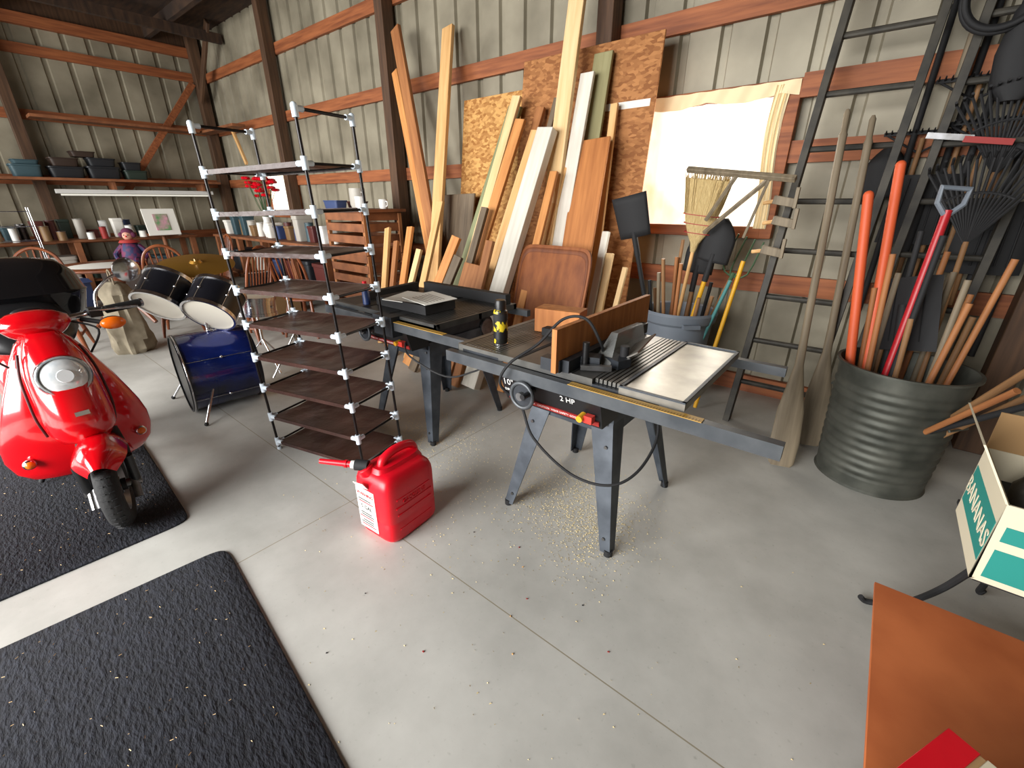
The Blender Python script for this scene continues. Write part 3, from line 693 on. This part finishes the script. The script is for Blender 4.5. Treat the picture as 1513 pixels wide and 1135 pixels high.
for z in (.0, .46, .92):
    for zz in (z+.02, z+.15, z+.28, z+.40):
        for y in (2.98, 3.5): b.box((-4.95, y, zz+.02), (.78, .02, .09), shelfw)
        for x in (-5.33, -4.57): b.box((x, 3.24, zz+.02), (.02, .5, .09), shelfw)
    for x in (-5.33, -4.57):
        for y in (3.0, 3.48): b.box((x, y, z+.23), (.045, .045, .45), pined)
b.bx(-5.4, -4.5, 2.94, 3.54, 1.385, 1.42, shelfw); b.end()
def mug(x, y, z, r, h, m):
    b = B('coffee_mug', loc=(x, y, z)); b.lathe([(0, 0), (r*.8, 0), (r, h*.2), (r, h), (r*.92, h), (r*.9, h*.2), (0, h*.12)], (0, 0, 0), m, n=24)
    b.tube([(r*.9, 0, h*.8), (r*1.5, 0, h*.75), (r*1.5, 0, h*.35), (r*.9, 0, h*.25)], r*.12, m, sm=4); b.end()
mug(-4.75, 3.1, 1.422, .06, .13, white); mug(-4.6, 3.3, 1.422, .05, .1, white); mug(-4.95, 3.2, 1.422, .09, .22, cols[4])
bin_(-5.2, 3.05, 1.422, .3, .16, .09, cols[6]); bin_(-5.2, 3.35, 1.422, .26, .16, .08, cols[2])
b = B('flower_vase', loc=(-7.95, 3.4, .951))
b.lathe([(0, 0), (.06, 0), (.09, .12), (.05, .26), (.06, .32), (.05, .32), (0, .1)], (0, 0, 0), white)
leaf = mat('leaf', C(50, 80, 40), .7)
for i in range(24):
    a = random.uniform(0, 6.28); r_ = random.uniform(.02, .24); z = random.uniform(.62, .92)
    b.tube([(0, 0, .25), (r_*.5*math.cos(a), r_*.5*math.sin(a), .5), (r_*math.cos(a), r_*math.sin(a), z)], .004, leaf, n=5)
    for j in range(5): b.ball((r_*math.cos(a)+.03*math.cos(j*1.26), r_*math.sin(a)+.03*math.sin(j*1.26), z), .04, redp, (1, 1, .6), n=8, k=6)
b.end()

# ---------------- lumber ----------------
def board(name, p0, p1, w, t, m, lift=.0):
    p0 = Vector((p0[0], p0[1], 0)); p1 = Vector(p1); z = (p1-p0).normalized()
    l = abs(z.x)*w/2+abs(z.y)*t/2+.002+lift
    return beam(name, p0+Vector((0, 0, l)), p1, w, t, m)
def panel(name, x0, x1, yb, yt, h, t, m):
    return board(name, ((x0+x1)/2, yb), ((x0+x1)/2, yt, h), x1-x0, t, m)
panel('osb_sheet', -3.72, -2.9, 3.50, 3.80, 2.46, .015, osb)
panel('osb_sheet', -2.86, -1.58, 3.40, 3.70, 2.64, .018, osbd)
b = B('paper_strip'); b.box((-1.92, 3.640, 2.19), (.6, .002, .05), paper, (R(-6.6), 0, 0)); b.end()
for a in [
    ('pine_board', (-3.4, 3.15), (-4.64, 3.72, 3.22), .14, .04, pined),
    ('pine_board', (-3.6, 3.25), (-4.73, 3.74, 2.85), .10, .04, pineo),
    ('pine_board', (-3.55, 2.95), (-3.93, 3.82, 3.12), .15, .04, pine),
    ('pine_board', (-2.2, 2.95), (-2.26, 3.66, 3.4), .14, .04, pinel),
    ('painted_board', (-3.25, 2.78), (-2.88, 3.60, 2.29), .15, .03, green),
    ('pine_board', (-3.12, 2.72), (-2.80, 3.52, 2.35), .09, .035, pinel),
    ('pine_board', (-2.98, 2.62), (-2.68, 3.42, 2.15), .10, .035, pineo),
    ('pine_board', (-2.85, 2.80), (-2.58, 3.58, 2.25), .08, .035, pined),
    ('pine_board', (-2.74, 2.58), (-2.50, 3.40, 2.05), .09, .035, pine),
    ('pine_board', (-2.62, 2.85), (-2.42, 3.58, 2.30), .05, .03, greyw),
    ('white_trim_board', (-2.46, 2.46), (-2.30, 3.28, 2.03), .15, .08, wht),
    ('pine_board', (-2.30, 2.74), (-2.16, 3.42, 1.95), .08, .035, pine),
    ('pine_board', (-2.22, 2.58), (-2.18, 3.22, 1.72), .07, .03, pineo),
    ('white_trim_board', (-2.10, 2.90), (-2.10, 3.52, 2.42), .12, .03, wht),
    ('painted_board', (-2.02, 3.10), (-2.03, 3.63, 2.56), .16, .03, khaki),
    ('wood_panel', (-1.84, 2.82), (-1.95, 3.42, 1.95), .28, .02, brownw),
    ('pine_board', (-1.76, 3.12), (-1.88, 3.58, 2.20), .06, .03, pine),
    ('pine_board', (-1.72, 2.95), (-1.72, 3.30, 1.28), .06, .03, wht),
    ('pine_board', (-1.64, 2.95), (-1.66, 3.28, 1.12), .06, .03, pinel),
    ('pine_board', (-1.56, 2.98), (-1.53, 3.30, 1.02), .04, .03, pinel),
    ('pine_board', (-2.78, 2.41), (-2.70, 2.80, 1.0), .2, .03, pined),
    ('wood_panel', (-3.58, 3.2), (-3.62, 3.55, 1.57), .5, .02, greyw),
    ('pine_board', (-4.15, 2.75), (-4.42, 3.2, 1.22), .09, .035, pine),
    ('pine_board', (-4.0, 2.72), (-4.15, 3.1, 1.10), .07, .035, pined),
    ('pine_board', (-3.85, 2.70), (-3.95, 3.15, 1.25), .09, .035, pineo),
    ('pine_board', (-3.72, 2.6), (-3.65, 3.0, 1.05), .07, .035, pinel),
    ('pine_board', (-3.35, 2.48), (-3.05, 2.95, 1.2), .10, .035, pineo),
    ('pine_board', (-3.18, 2.41), (-2.9, 2.82, 1.05), .09, .035, greyw),
    ('pine_board', (-2.6, 2.41), (-2.52, 2.82, 1.2), .08, .035, pined),
    ('pine_board', (-3.5, 2.6), (-3.4, 3.1, 1.5), .08, .035, pine),
    ('pine_board', (-2.92, 2.52), (-2.78, 3.05, 1.45), .07, .035, greyw),
    ('pine_board', (-4.3, 2.8), (-4.35, 3.2, 1.0), .12, .035, pined),
]: board(*a)
p0 = Vector((-1.97, 2.66, .01)); p1 = Vector((-1.97, 2.98, 1.18)); z = (p1-p0).normalized(); y = Vector((0, 1, 0)); y = (y-z*y.dot(z)).normalized(); x = y.cross(z)
Mx = Matrix((x, y, z)).transposed().to_4x4(); Mx.translation = p0
b = B('table_top', M=Mx)
L = (p1-p0).length
rr = [(p[0], p[1]) for p in sring(0, 0, 0, .335, L/2, 96, 9)]
b.loft([[(p[0]*k_, yy, L/2+p[1]*k_) for p in rr] for yy, k_ in [(-.013, .98), (-.01, 1), (.01, 1), (.013, .98)]], walnut)
b.loft([[(p[0]*k_, yy, L/2+p[1]*k_) for p in rr] for yy, k_ in [(-.0135, .96), (-.017, .95), (-.017, .91), (-.0135, .90)]], wood('walnut_edge', (96, 48, 22), (132, 74, 38), st=(6, 2, 2)), caps=False)
b.end()

# ---------------- ladder, oars ----------------
def ladder(x0, x1, yb, yt, h, xt, m, nm='ladder'):
    b = B(nm, bevel=.003)
    n = int(h/.3)
    for x in (x0, x1):
        p = Vector((x, yb, .0)); q = Vector((x+xt, yt, h)); w, t = .021, .038
        b.hexa([(p.x-w, p.y-t, 0), (p.x+w, p.y-t, 0), (p.x+w, p.y+t, 0), (p.x-w, p.y+t, 0), (q.x-w, q.y-t, h), (q.x+w, q.y-t, h), (q.x+w, q.y+t, h), (q.x-w, q.y+t, h)], m)
    for i in range(1, n+1):
        t = i*.3/h; b.cyl((x0+xt*t, yb+(yt-yb)*t, i*.3), (x1+xt*t, yb+(yt-yb)*t, i*.3), .018, m, n=10)
    b.end()
ladder(-.59, -.14, 3.27, 3.78, 2.9, .11, ladw); ladder(.02, .42, 3.56, 3.80, 2.7, .12, ladw)
def oar(p0, p1, nm='wooden_oar'):
    p0 = Vector(p0); p1 = Vector(p1); z = (p1-p0); L = z.length; z.normalize(); y = Vector((-.3, 1, 0)); y = (y-z*y.dot(z)).normalized(); x = y.cross(z)
    M = Matrix((x, y, z)).transposed().to_4x4(); M.translation = p0
    b = B(nm, M=M)
    b.loft([sring(0, 0, zz, w, t, 20, 2.3) for zz, w, t in [(.0, .05, .006), (.02, .068, .008), (.15, .078, .009), (.35, .07, .012), (.5, .045, .018), (.62, .024, .02), (.8, .02, .02), (L-.16, .02, .02), (L-.14, .022, .022), (L-.12, .015, .015), (L-.02, .016, .016), (L, .008, .008)]], oldw)
    b.end()
oar((-.16, 2.80, .005), (-.34, 3.43, 1.98)); oar((-.06, 3.2, .005), (-.22, 3.52, 1.95))

# ---------------- trash cans + tools ----------------
CX, CY = .255, 3.05
b = B('trash_can', loc=(CX, CY, 0))
H = .68; prof = []
for i in range(80):
    t = i/79; r_ = .255+.035*t
    if .12 < t < .88: r_ += .004*math.sin(t*H*2*math.pi/.05)
    prof.append((r_, t*H))
b.lathe([(0, .02), (.25, .02), (.265, 0)]+prof+[(.305, H), (.305, H+.012), (.29, H+.012), (.282, H-.02), (.25, .03), (0, .03)], (0, 0, 0), galv, n=56)
for a in (2.5, 5.64):
    cx, cy = .29*math.cos(a), .29*math.sin(a); tx, ty = -math.sin(a), math.cos(a); ox, oy = math.cos(a), math.sin(a)
    b.tube([(cx-tx*.06, cy-ty*.06, .5), (cx-tx*.06+ox*.03, cy-ty*.06+oy*.03, .46), (cx+tx*.06+ox*.03, cy+ty*.06+oy*.03, .46), (cx+tx*.06, cy+ty*.06, .5)], .006, galv)
b.end()
b = B('trash_can', loc=(-1.13, 3.50, 0))
b.lathe([(0, .0), (.2, 0), (.21, .01), (.255, .62), (.275, .64), (.285, .70), (.275, .72), (.262, .71), (.25, .62), (.2, .03), (0, .02)], (0, 0, 0), grayp, n=48)
for a in (-.9, 2.2): b.box((.28*math.cos(a), .28*math.sin(a), .64), (.05, .12, .03), grayp, (0, 0, a))
b.end()
def tool(nm, p0, p1, hm, r_=.014, kind=None, km=None, face=(0, 1, 0)):
    p0 = Vector(p0); p1 = Vector(p1); z = (p1-p0); L = z.length; z.normalize(); y = Vector(face); y = (y-z*y.dot(z)).normalized(); x = y.cross(z)
    M = Matrix((x, y, z)).transposed().to_4x4(); M.translation = p0
    b = B(nm, M=M); b.cyl((0, 0, 0), (0, 0, L), r_, hm, n=12); km = km or dblack
    if kind == 'square':
        b.cyl((0, 0, L-.12), (0, 0, L+.06), .02, km)
        b.grid(lambda u, v: ((u-.5)*(.24+.03*v), -.015+.03*(2*u-1)**2, L+.02+.3*v), 12, 6, km)
    if kind == 'round':
        b.cyl((0, 0, L-.12), (0, 0, L+.08), .02, km)
        b.grid(lambda u, v: ((2*u-1)*.11*(1-max(0, v-.45)**2*2.9), -.015+.035*(2*u-1)**2, L+.02+.3*v), 12, 14, km)
    if kind == 'scoop':
        b.grid(lambda u, v: ((2*u-1)*(.17-.02*v), -.01+.03*abs(2*u-1)**4, L-.05+.40*v), 14, 8, km)
        for q in (-.1, -.05, .05, .1): b.cyl((q, -.014, L), (q*.9, -.014, L+.33), .005, km, n=6)
        b.cyl((0, -.01, L-.1), (0, -.01, L+.2), .022, km)
    if kind == 'D':
        b.tube([(0, 0, L-.03), (-.055, 0, L+.03), (-.06, 0, L+.1), (.06, 0, L+.1), (.055, 0, L+.03), (0, 0, L-.03)], .013, km)
    if kind == 'rake':
        b.box((0, 0, L+.03), (.38, .018, .02), km)
        b.tube([(0, 0, L-.08), (-.1, 0, L-.02), (-.18, 0, L+.03)], .006, km, sm=4); b.tube([(0, 0, L-.08), (.1, 0, L-.02), (.18, 0, L+.03)], .006, km, sm=4)
        for i in range(14): b.cyl((-.18+i*.0277, 0, L+.03), (-.18+i*.0277, -.07, L+.045), .006, km, r2=.003, n=6)
    if kind == 'fan':
        for i in range(17):
            a = R(-34+i*4.25); b.tube([(0, 0, L-.02), (math.sin(a)*.28, 0, L+math.cos(a)*.28), (math.sin(a)*.42, 0, L+math.cos(a)*.42), (math.sin(a)*.43, -.05, L+math.cos(a)*.44)], .007, km, n=6)
        b.tube([(math.sin(R(q))*.25, 0, L+math.cos(R(q))*.25) for q in range(-34, 35, 8)], .008, km, n=6)
    if kind == 'fork':
        b.tube([(0, 0, L), (0, 0, L+.06)], .015, km)
        for s_ in (-.09, -.03, .03, .09): b.tube([(0, 0, L+.03), (s_, 0, L+.08), (s_, -.02, L+.32)], .006, km, sm=3)
    if kind == 'broom':
        bm_ = mat('broom_straw', C(176, 148, 96), .9, c2=C(206, 182, 130), scale=40, st=(8, 8, .6), bump=.8)
        b.loft([sring(0, 0, L+zz, w, t, 40, 2.6) for zz, w, t in [(-.06, .018, .018), (0, .03, .025), (.06, .065, .032), (.14, .1, .036), (.26, .13, .036), (.38, .15, .04), (.42, .153, .042)]], bm_)
        for i in range(160):
            xx = random.uniform(-.15, .15); yy = random.uniform(-.035, .035)
            b.cyl((xx*.75, yy, L+.2), (xx*1.06, yy*1.3, L+.42+random.uniform(0, .045)), .0022, bm_, n=4)
        for zz in (.07, .13, .19): b.loft([sring(0, 0, L+zz+dz, .07+zz*.28+.004, .037, 40, 2.6) for dz in (0, .006)], redd, caps=False)
    b.end(solid=.003 if kind in ('square', 'round') else 0)
cx, cy = -1.13, 3.50
tool('square_shovel', (cx-.06, cy-.05, .05), (-1.46, 3.27, 1.23), dblack, .016, 'square')
tool('broom', (cx-.05, cy-.02, .05), (-1.06, 3.40, 1.22), pine, .014, 'broom')
tool('round_shovel', (cx, cy+.05, .05), (-1.05, 3.5, .98), toolw, .016, 'round')
tool('round_shovel', (cx+.02, cy-.04, .05), (-.93, 3.40, 1.08), yellow, .016, 'round', dblack)
tool('garden_fork', (cx+.05, cy+.02, .05), (-.83, 3.62, .95), toolw, .015, 'fork', mat('green_metal', C(60, 90, 60), .5))
tool('garden_hoe', (cx-.1, cy+.05, .05), (-1.24, 3.68, 1.22), toolw, .013)
tool('rake_handle', (cx+.1, cy-.05, .05), (-.78, 3.42, .98), mat('teal_handle', C(70, 130, 130), .5), .013)
tool('rake_handle', (cx+.0, cy-.1, .05), (-1.2, 3.2, 1.12), toolw, .013)
for i in range(9):
    a = i*.7; tool('tool_handle', (cx+.12*math.cos(a), cy+.12*math.sin(a), .04), (cx+.24*math.cos(a), cy+.2*math.sin(a)-.05, .85+.08*(i % 4)), [toolw, dblack, oldw, pined][i % 4], .014)
tool('yellow_handle', (-.83, 3.28, .02), (-.72, 3.42, 1.12), yellow, .015)
cx, cy = CX, CY
b = B('post_hole_digger')
b.cyl((.10, 3.02, .12), (-.125, 3.19, 1.53), .024, orange, n=14); b.cyl((.15, 3.08, .12), (-.03, 3.35, 1.68), .024, orange, n=14)
b.cyl((.10, 3.02, .12), (.15, 3.08, .05), .03, steel, n=12); b.ball((-.125, 3.19, 1.53), .024, orange); b.ball((-.03, 3.35, 1.68), .024, orange); b.end()
tool('garden_fork', (.17, 2.94, .06), (.205, 3.12, 1.46), mat('red_handle', C(170, 24, 34), .4), .019, 'D', grayp, (0.5, -1, 0))
tool('snow_shovel', (.3, 3.0, .06), (.20, 3.18, .78), dblack, .016, 'scoop', dblack, (.7, 1, 0))
tool('leaf_rake', (.35, 3.12, .06), (.34, 3.42, 1.3), toolw, .013, 'fan', dblack)
for i in range(14):
    a = i*.45+.2; tool('tool_handle', (cx+.13*math.cos(a), cy+.13*math.sin(a), .05), (cx+.2*math.cos(a)+.05*math.sin(i*3), cy+.2*math.sin(a)+.12, .95+.1*(i % 5)), [toolw, pined, oldw, pined, dblack][i % 5], .014)
tool('tool_handle', (.40, 3.0, .3), (.62, 2.62, .92), toolw, .016); tool('tool_handle', (.42, 2.95, .3), (.75, 2.7, .88), toolw, .014); tool('tool_handle', (.36, 2.9, .35), (.68, 2.5, .82), dblack, .014); tool('tool_handle', (.34, 2.92, .3), (.56, 2.52, .80), pined, .014)
tool('garden_rake', (.03, 3.88, .9), (.03, 3.86, 1.85), toolw, .013, 'rake')
tool('garden_rake', (.32, 3.88, .9), (.30, 3.80, 1.88), toolw, .013, 'rake')
tool('garden_rake', (.2, 3.88, 1.0), (.2, 3.84, 2.1), toolw, .013, 'rake')
tool('leaf_rake', (.42, 3.86, .9), (.38, 3.74, 1.65), toolw, .013, 'fan')
tool('round_shovel', (.42, 3.88, 1.1), (.40, 3.84, 2.2), toolw, .013, 'round')
tool('snow_shovel', (.12, 3.88, .5), (.12, 3.84, 1.3), toolw, .013, 'scoop', dblack)
tool('snow_shovel', (.49, 3.84, .7), (.48, 3.80, 1.15), toolw, .013, 'scoop', dblack)
tool('round_shovel', (-.08, 3.88, .9), (-.10, 3.85, 1.5), toolw, .013, 'round')
for i, (x, z0_, z1_, m_) in enumerate([(-.02, .8, 2.5, dblack), (.09, .7, 2.35, oldw), (.16, .9, 2.62, dblack), (.26, .7, 2.5, dblack), (.37, .8, 2.7, oldw), (.46, .7, 2.4, dblack), (.6, .6, 2.5, dblack)]):
    tool('hanging_tool', (x, 3.85, z0_), (x+.01, 3.87, z1_), m_, .017, 'fork' if i in (0, 3) else None, dblack)
b = B('tool_bag'); b.loft([sring(.33, 3.72, z, w, .07, 24, 2.6) for z, w in [(1.98, .04), (2.04, .10), (2.2, .12), (2.38, .1), (2.46, .06)]], dblack); b.tube([(.28, 3.72, 2.4), (.33, 3.85, 2.52), (.38, 3.72, 2.4)], .008, dblack, sm=5); b.end()
b = B('coiled_hose')
for i in range(5): b.torus((.18, 3.70-.02*i, 2.46), .15+.008*(i % 3), .014, dblack, (0, 1, .05*i))
b.end()
b = B('hedge_shears'); b.box((.3, 3.66, 1.80), (.2, .02, .03), redd, (0, R(8), 0)); b.box((.14, 3.66, 1.83), (.2, .01, .03), steel, (0, R(8), 0)); b.tube([(.42, 3.66, 1.77), (.52, 3.66, 1.72)], .015, dblack); b.end()
b = B('wooden_crutch_frame', bevel=.003)
def bar(p, q, w, m):
    p = Vector(p); q = Vector(q); b.tube([p, q], w, m, n=4)
bar((-1.15, 3.30, 1.70), (-.48, 3.18, 1.62), .022, oldw); bar((-.82, 3.25, 1.65), (-.98, 3.3, 1.38), .016, oldw); bar((-.62, 3.22, 1.63), (-.98, 3.3, 1.30), .016, oldw); bar((-.62, 3.21, 1.64), (-.72, 3.28, 1.28), .012, oldw)
b.end()
for i, (x, z) in enumerate([(-.52, 1.50), (-.50, 1.38), (-.53, 1.2)]):
    b = B('bar_clamp', bevel=.003); b.box((x-.02, 3.36, z), (.13, .04, .05), oldw, (0, R(10), 0)); b.box((x+.04, 3.35, z+.02), (.02, .03, .12), oldw); b.cyl((x-.08, 3.36, z), (x-.14, 3.36, z-.01), .012, pine); b.end()

# ---------------- right foreground ----------------
b = B('metal_stand')
b.tube([(.48, 1.74, .44), (.46, 1.84, .25), (.43, 1.93, .09), (.38, 1.92, .035), (.30, 1.90, .012), (.275, 1.89, .03)], .011, dblack, sm=6)
for x, y, fx, fy in [(.98, 1.76, 1.15, 1.8), (.62, 2.1, .66, 2.25), (.98, 2.1, 1.15, 2.2)]:
    b.tube([(x, y, .44), (x+(fx-x)*.7, y+(fy-y)*.7, .12), (fx+(x-fx)*.1, fy, .02), (fx, fy, .012), (fx+(fx-x)*.15, fy, .03)], .011, dblack, sm=6)
b.bx(.46, 1.02, 1.66, 2.14, .435, .45, dblack); b.end()
b = B('produce_box', bevel=.002)
cb = mat('carton_white', C(218, 208, 182), .8); teal = mat('carton_teal', C(34, 138, 128), .7); crd = mat('cardboard', C(176, 140, 96), .85)
x0, x1, y0, y1, z0, z1 = .445, .94, 1.64, 2.04, .452, .72
for q in [(x0, x1, y0, y0+.006), (x0, x1, y1-.006, y1), (x0, x0+.006, y0, y1), (x1-.006, x1, y0, y1)]: b.bx(q[0], q[1], q[2], q[3], z0, z1, cb)
b.bx(x0, x1, y0, y1, z0, z0+.006, crd)
b.bx(x0-.001, x0, y0+.01, y1-.01, z0+.06, z0+.2, teal); b.bx(x0+.02, x1-.02, y0-.0015, y0, z0+.02, z0+.12, teal); b.bx(x0+.02, x0+.2, y0-.002, y0, z0+.15, z0+.2, teal)
b.text('BANANAS', .085, Matrix.Translation((x0-.003, (y0+y1)/2, z0+.13)) @ Matrix.Rotation(R(-90), 4, 'Z') @ Matrix.Rotation(R(90), 4, 'X'), cb)
b.hexa([(x0-.003, y0, z1), (x0+.003, y0, z1), (x0+.003, y1, z1), (x0-.003, y1, z1), (x0-.09, y0+.02, z1+.15), (x0-.084, y0+.02, z1+.15), (x0-.084, y1-.02, z1+.15), (x0-.09, y1-.02, z1+.15)], cb)
b.hexa([(x0, y1-.003, z1), (x1, y1-.003, z1), (x1, y1+.003, z1), (x0, y1+.003, z1), (x0+.02, y1+.1, z1+.1), (x1-.02, y1+.1, z1+.1), (x1-.02, y1+.106, z1+.1), (x0+.02, y1+.106, z1+.1)], crd)
b.bx(x0+.02, x1-.02, y0+.02, y1-.02, z0+.006, z0+.17, dblack)
for i in range(4): b.lathe([(0, 0), (.05, 0), (.055, .14), (.02, .2), (0, .2)], (x0+.1+i*.1, 1.85, z0+.1), [steel, dblack][i % 2], n=16)
b.end()
b = B('storage_crate', bevel=.004); b.bx(.42, .9, 1.05, 1.6, 0, .235, dblack)
for z in (.05, .12, .19): b.bx(.415, .905, 1.045, 1.605, z, z+.02, dblack)
b.end()
b = B('hardboard_sheet', bevel=.002); b.box((.60, 1.35, .2435), (.66, .74, .012), mat('hardboard', C(178, 94, 48), .7, c2=C(200, 112, 62), scale=4)); b.end()
b = B('carton', loc=(.38, .84, 0), rz=R(-28), bevel=.002)
b.box((0, 0, .26), (.20, .20, .52), crd); b.box((-.075, 0, .5215), (.05, .202, .003), redp); b.box((.03, 0, .5215), (.14, .202, .003), cb); b.box((0, .1005, .44), (.20, .002, .14), redp); b.box((0, .102, .44), (.14, .002, .05), cb); b.end()

# ---------------- lights, camera ----------------
w = bpy.data.worlds.new('World'); bpy.context.scene.world = w; w.use_nodes = True
w.node_tree.nodes['Background'].inputs[0].default_value = (.9, .95, 1, 1); w.node_tree.nodes['Background'].inputs[1].default_value = 1.0
def area(nm, loc, rot, sx, sy, e, col, spread=180):
    l = bpy.data.lights.new(nm, 'AREA'); l.shape = 'RECTANGLE'; l.size = sx; l.size_y = sy; l.energy = e; l.color = col; l.spread = R(spread)
    o = bpy.data.objects.new(nm, l); o.location = loc; o.rotation_euler = rot; bpy.context.scene.collection.objects.link(o); return o
area('left_fill_light', (-2.75, YB-.2, 2.1), (R(62), 0, 0), 4.8, 3.4, 570, (1, .99, .97), 135)
area('left_fill_light', (-7.9, YB-.2, 2.1), (R(66), 0, 0), 3.3, 3.4, 340, (1, .98, .94), 150)  # lamp added to brighten the left end; the second door is made up
area('window_daylight', (-1.25, YW-.12, 1.75), (R(-90), 0, 0), .95, .8, 22, (1, .94, .84))
cam = bpy.data.cameras.new('Camera'); co = bpy.data.objects.new('Camera', cam); bpy.context.scene.collection.objects.link(co)
co.location = (0, 0, 1.5); co.rotation_euler = (R(90-22.7), 0, R(39.1)); cam.sensor_width = 36; cam.lens = 645/1513*36; cam.clip_start = .02
bpy.context.scene.camera = co
vs = bpy.context.scene.view_settings; vs.view_transform = 'Standard'; vs.look = 'None'
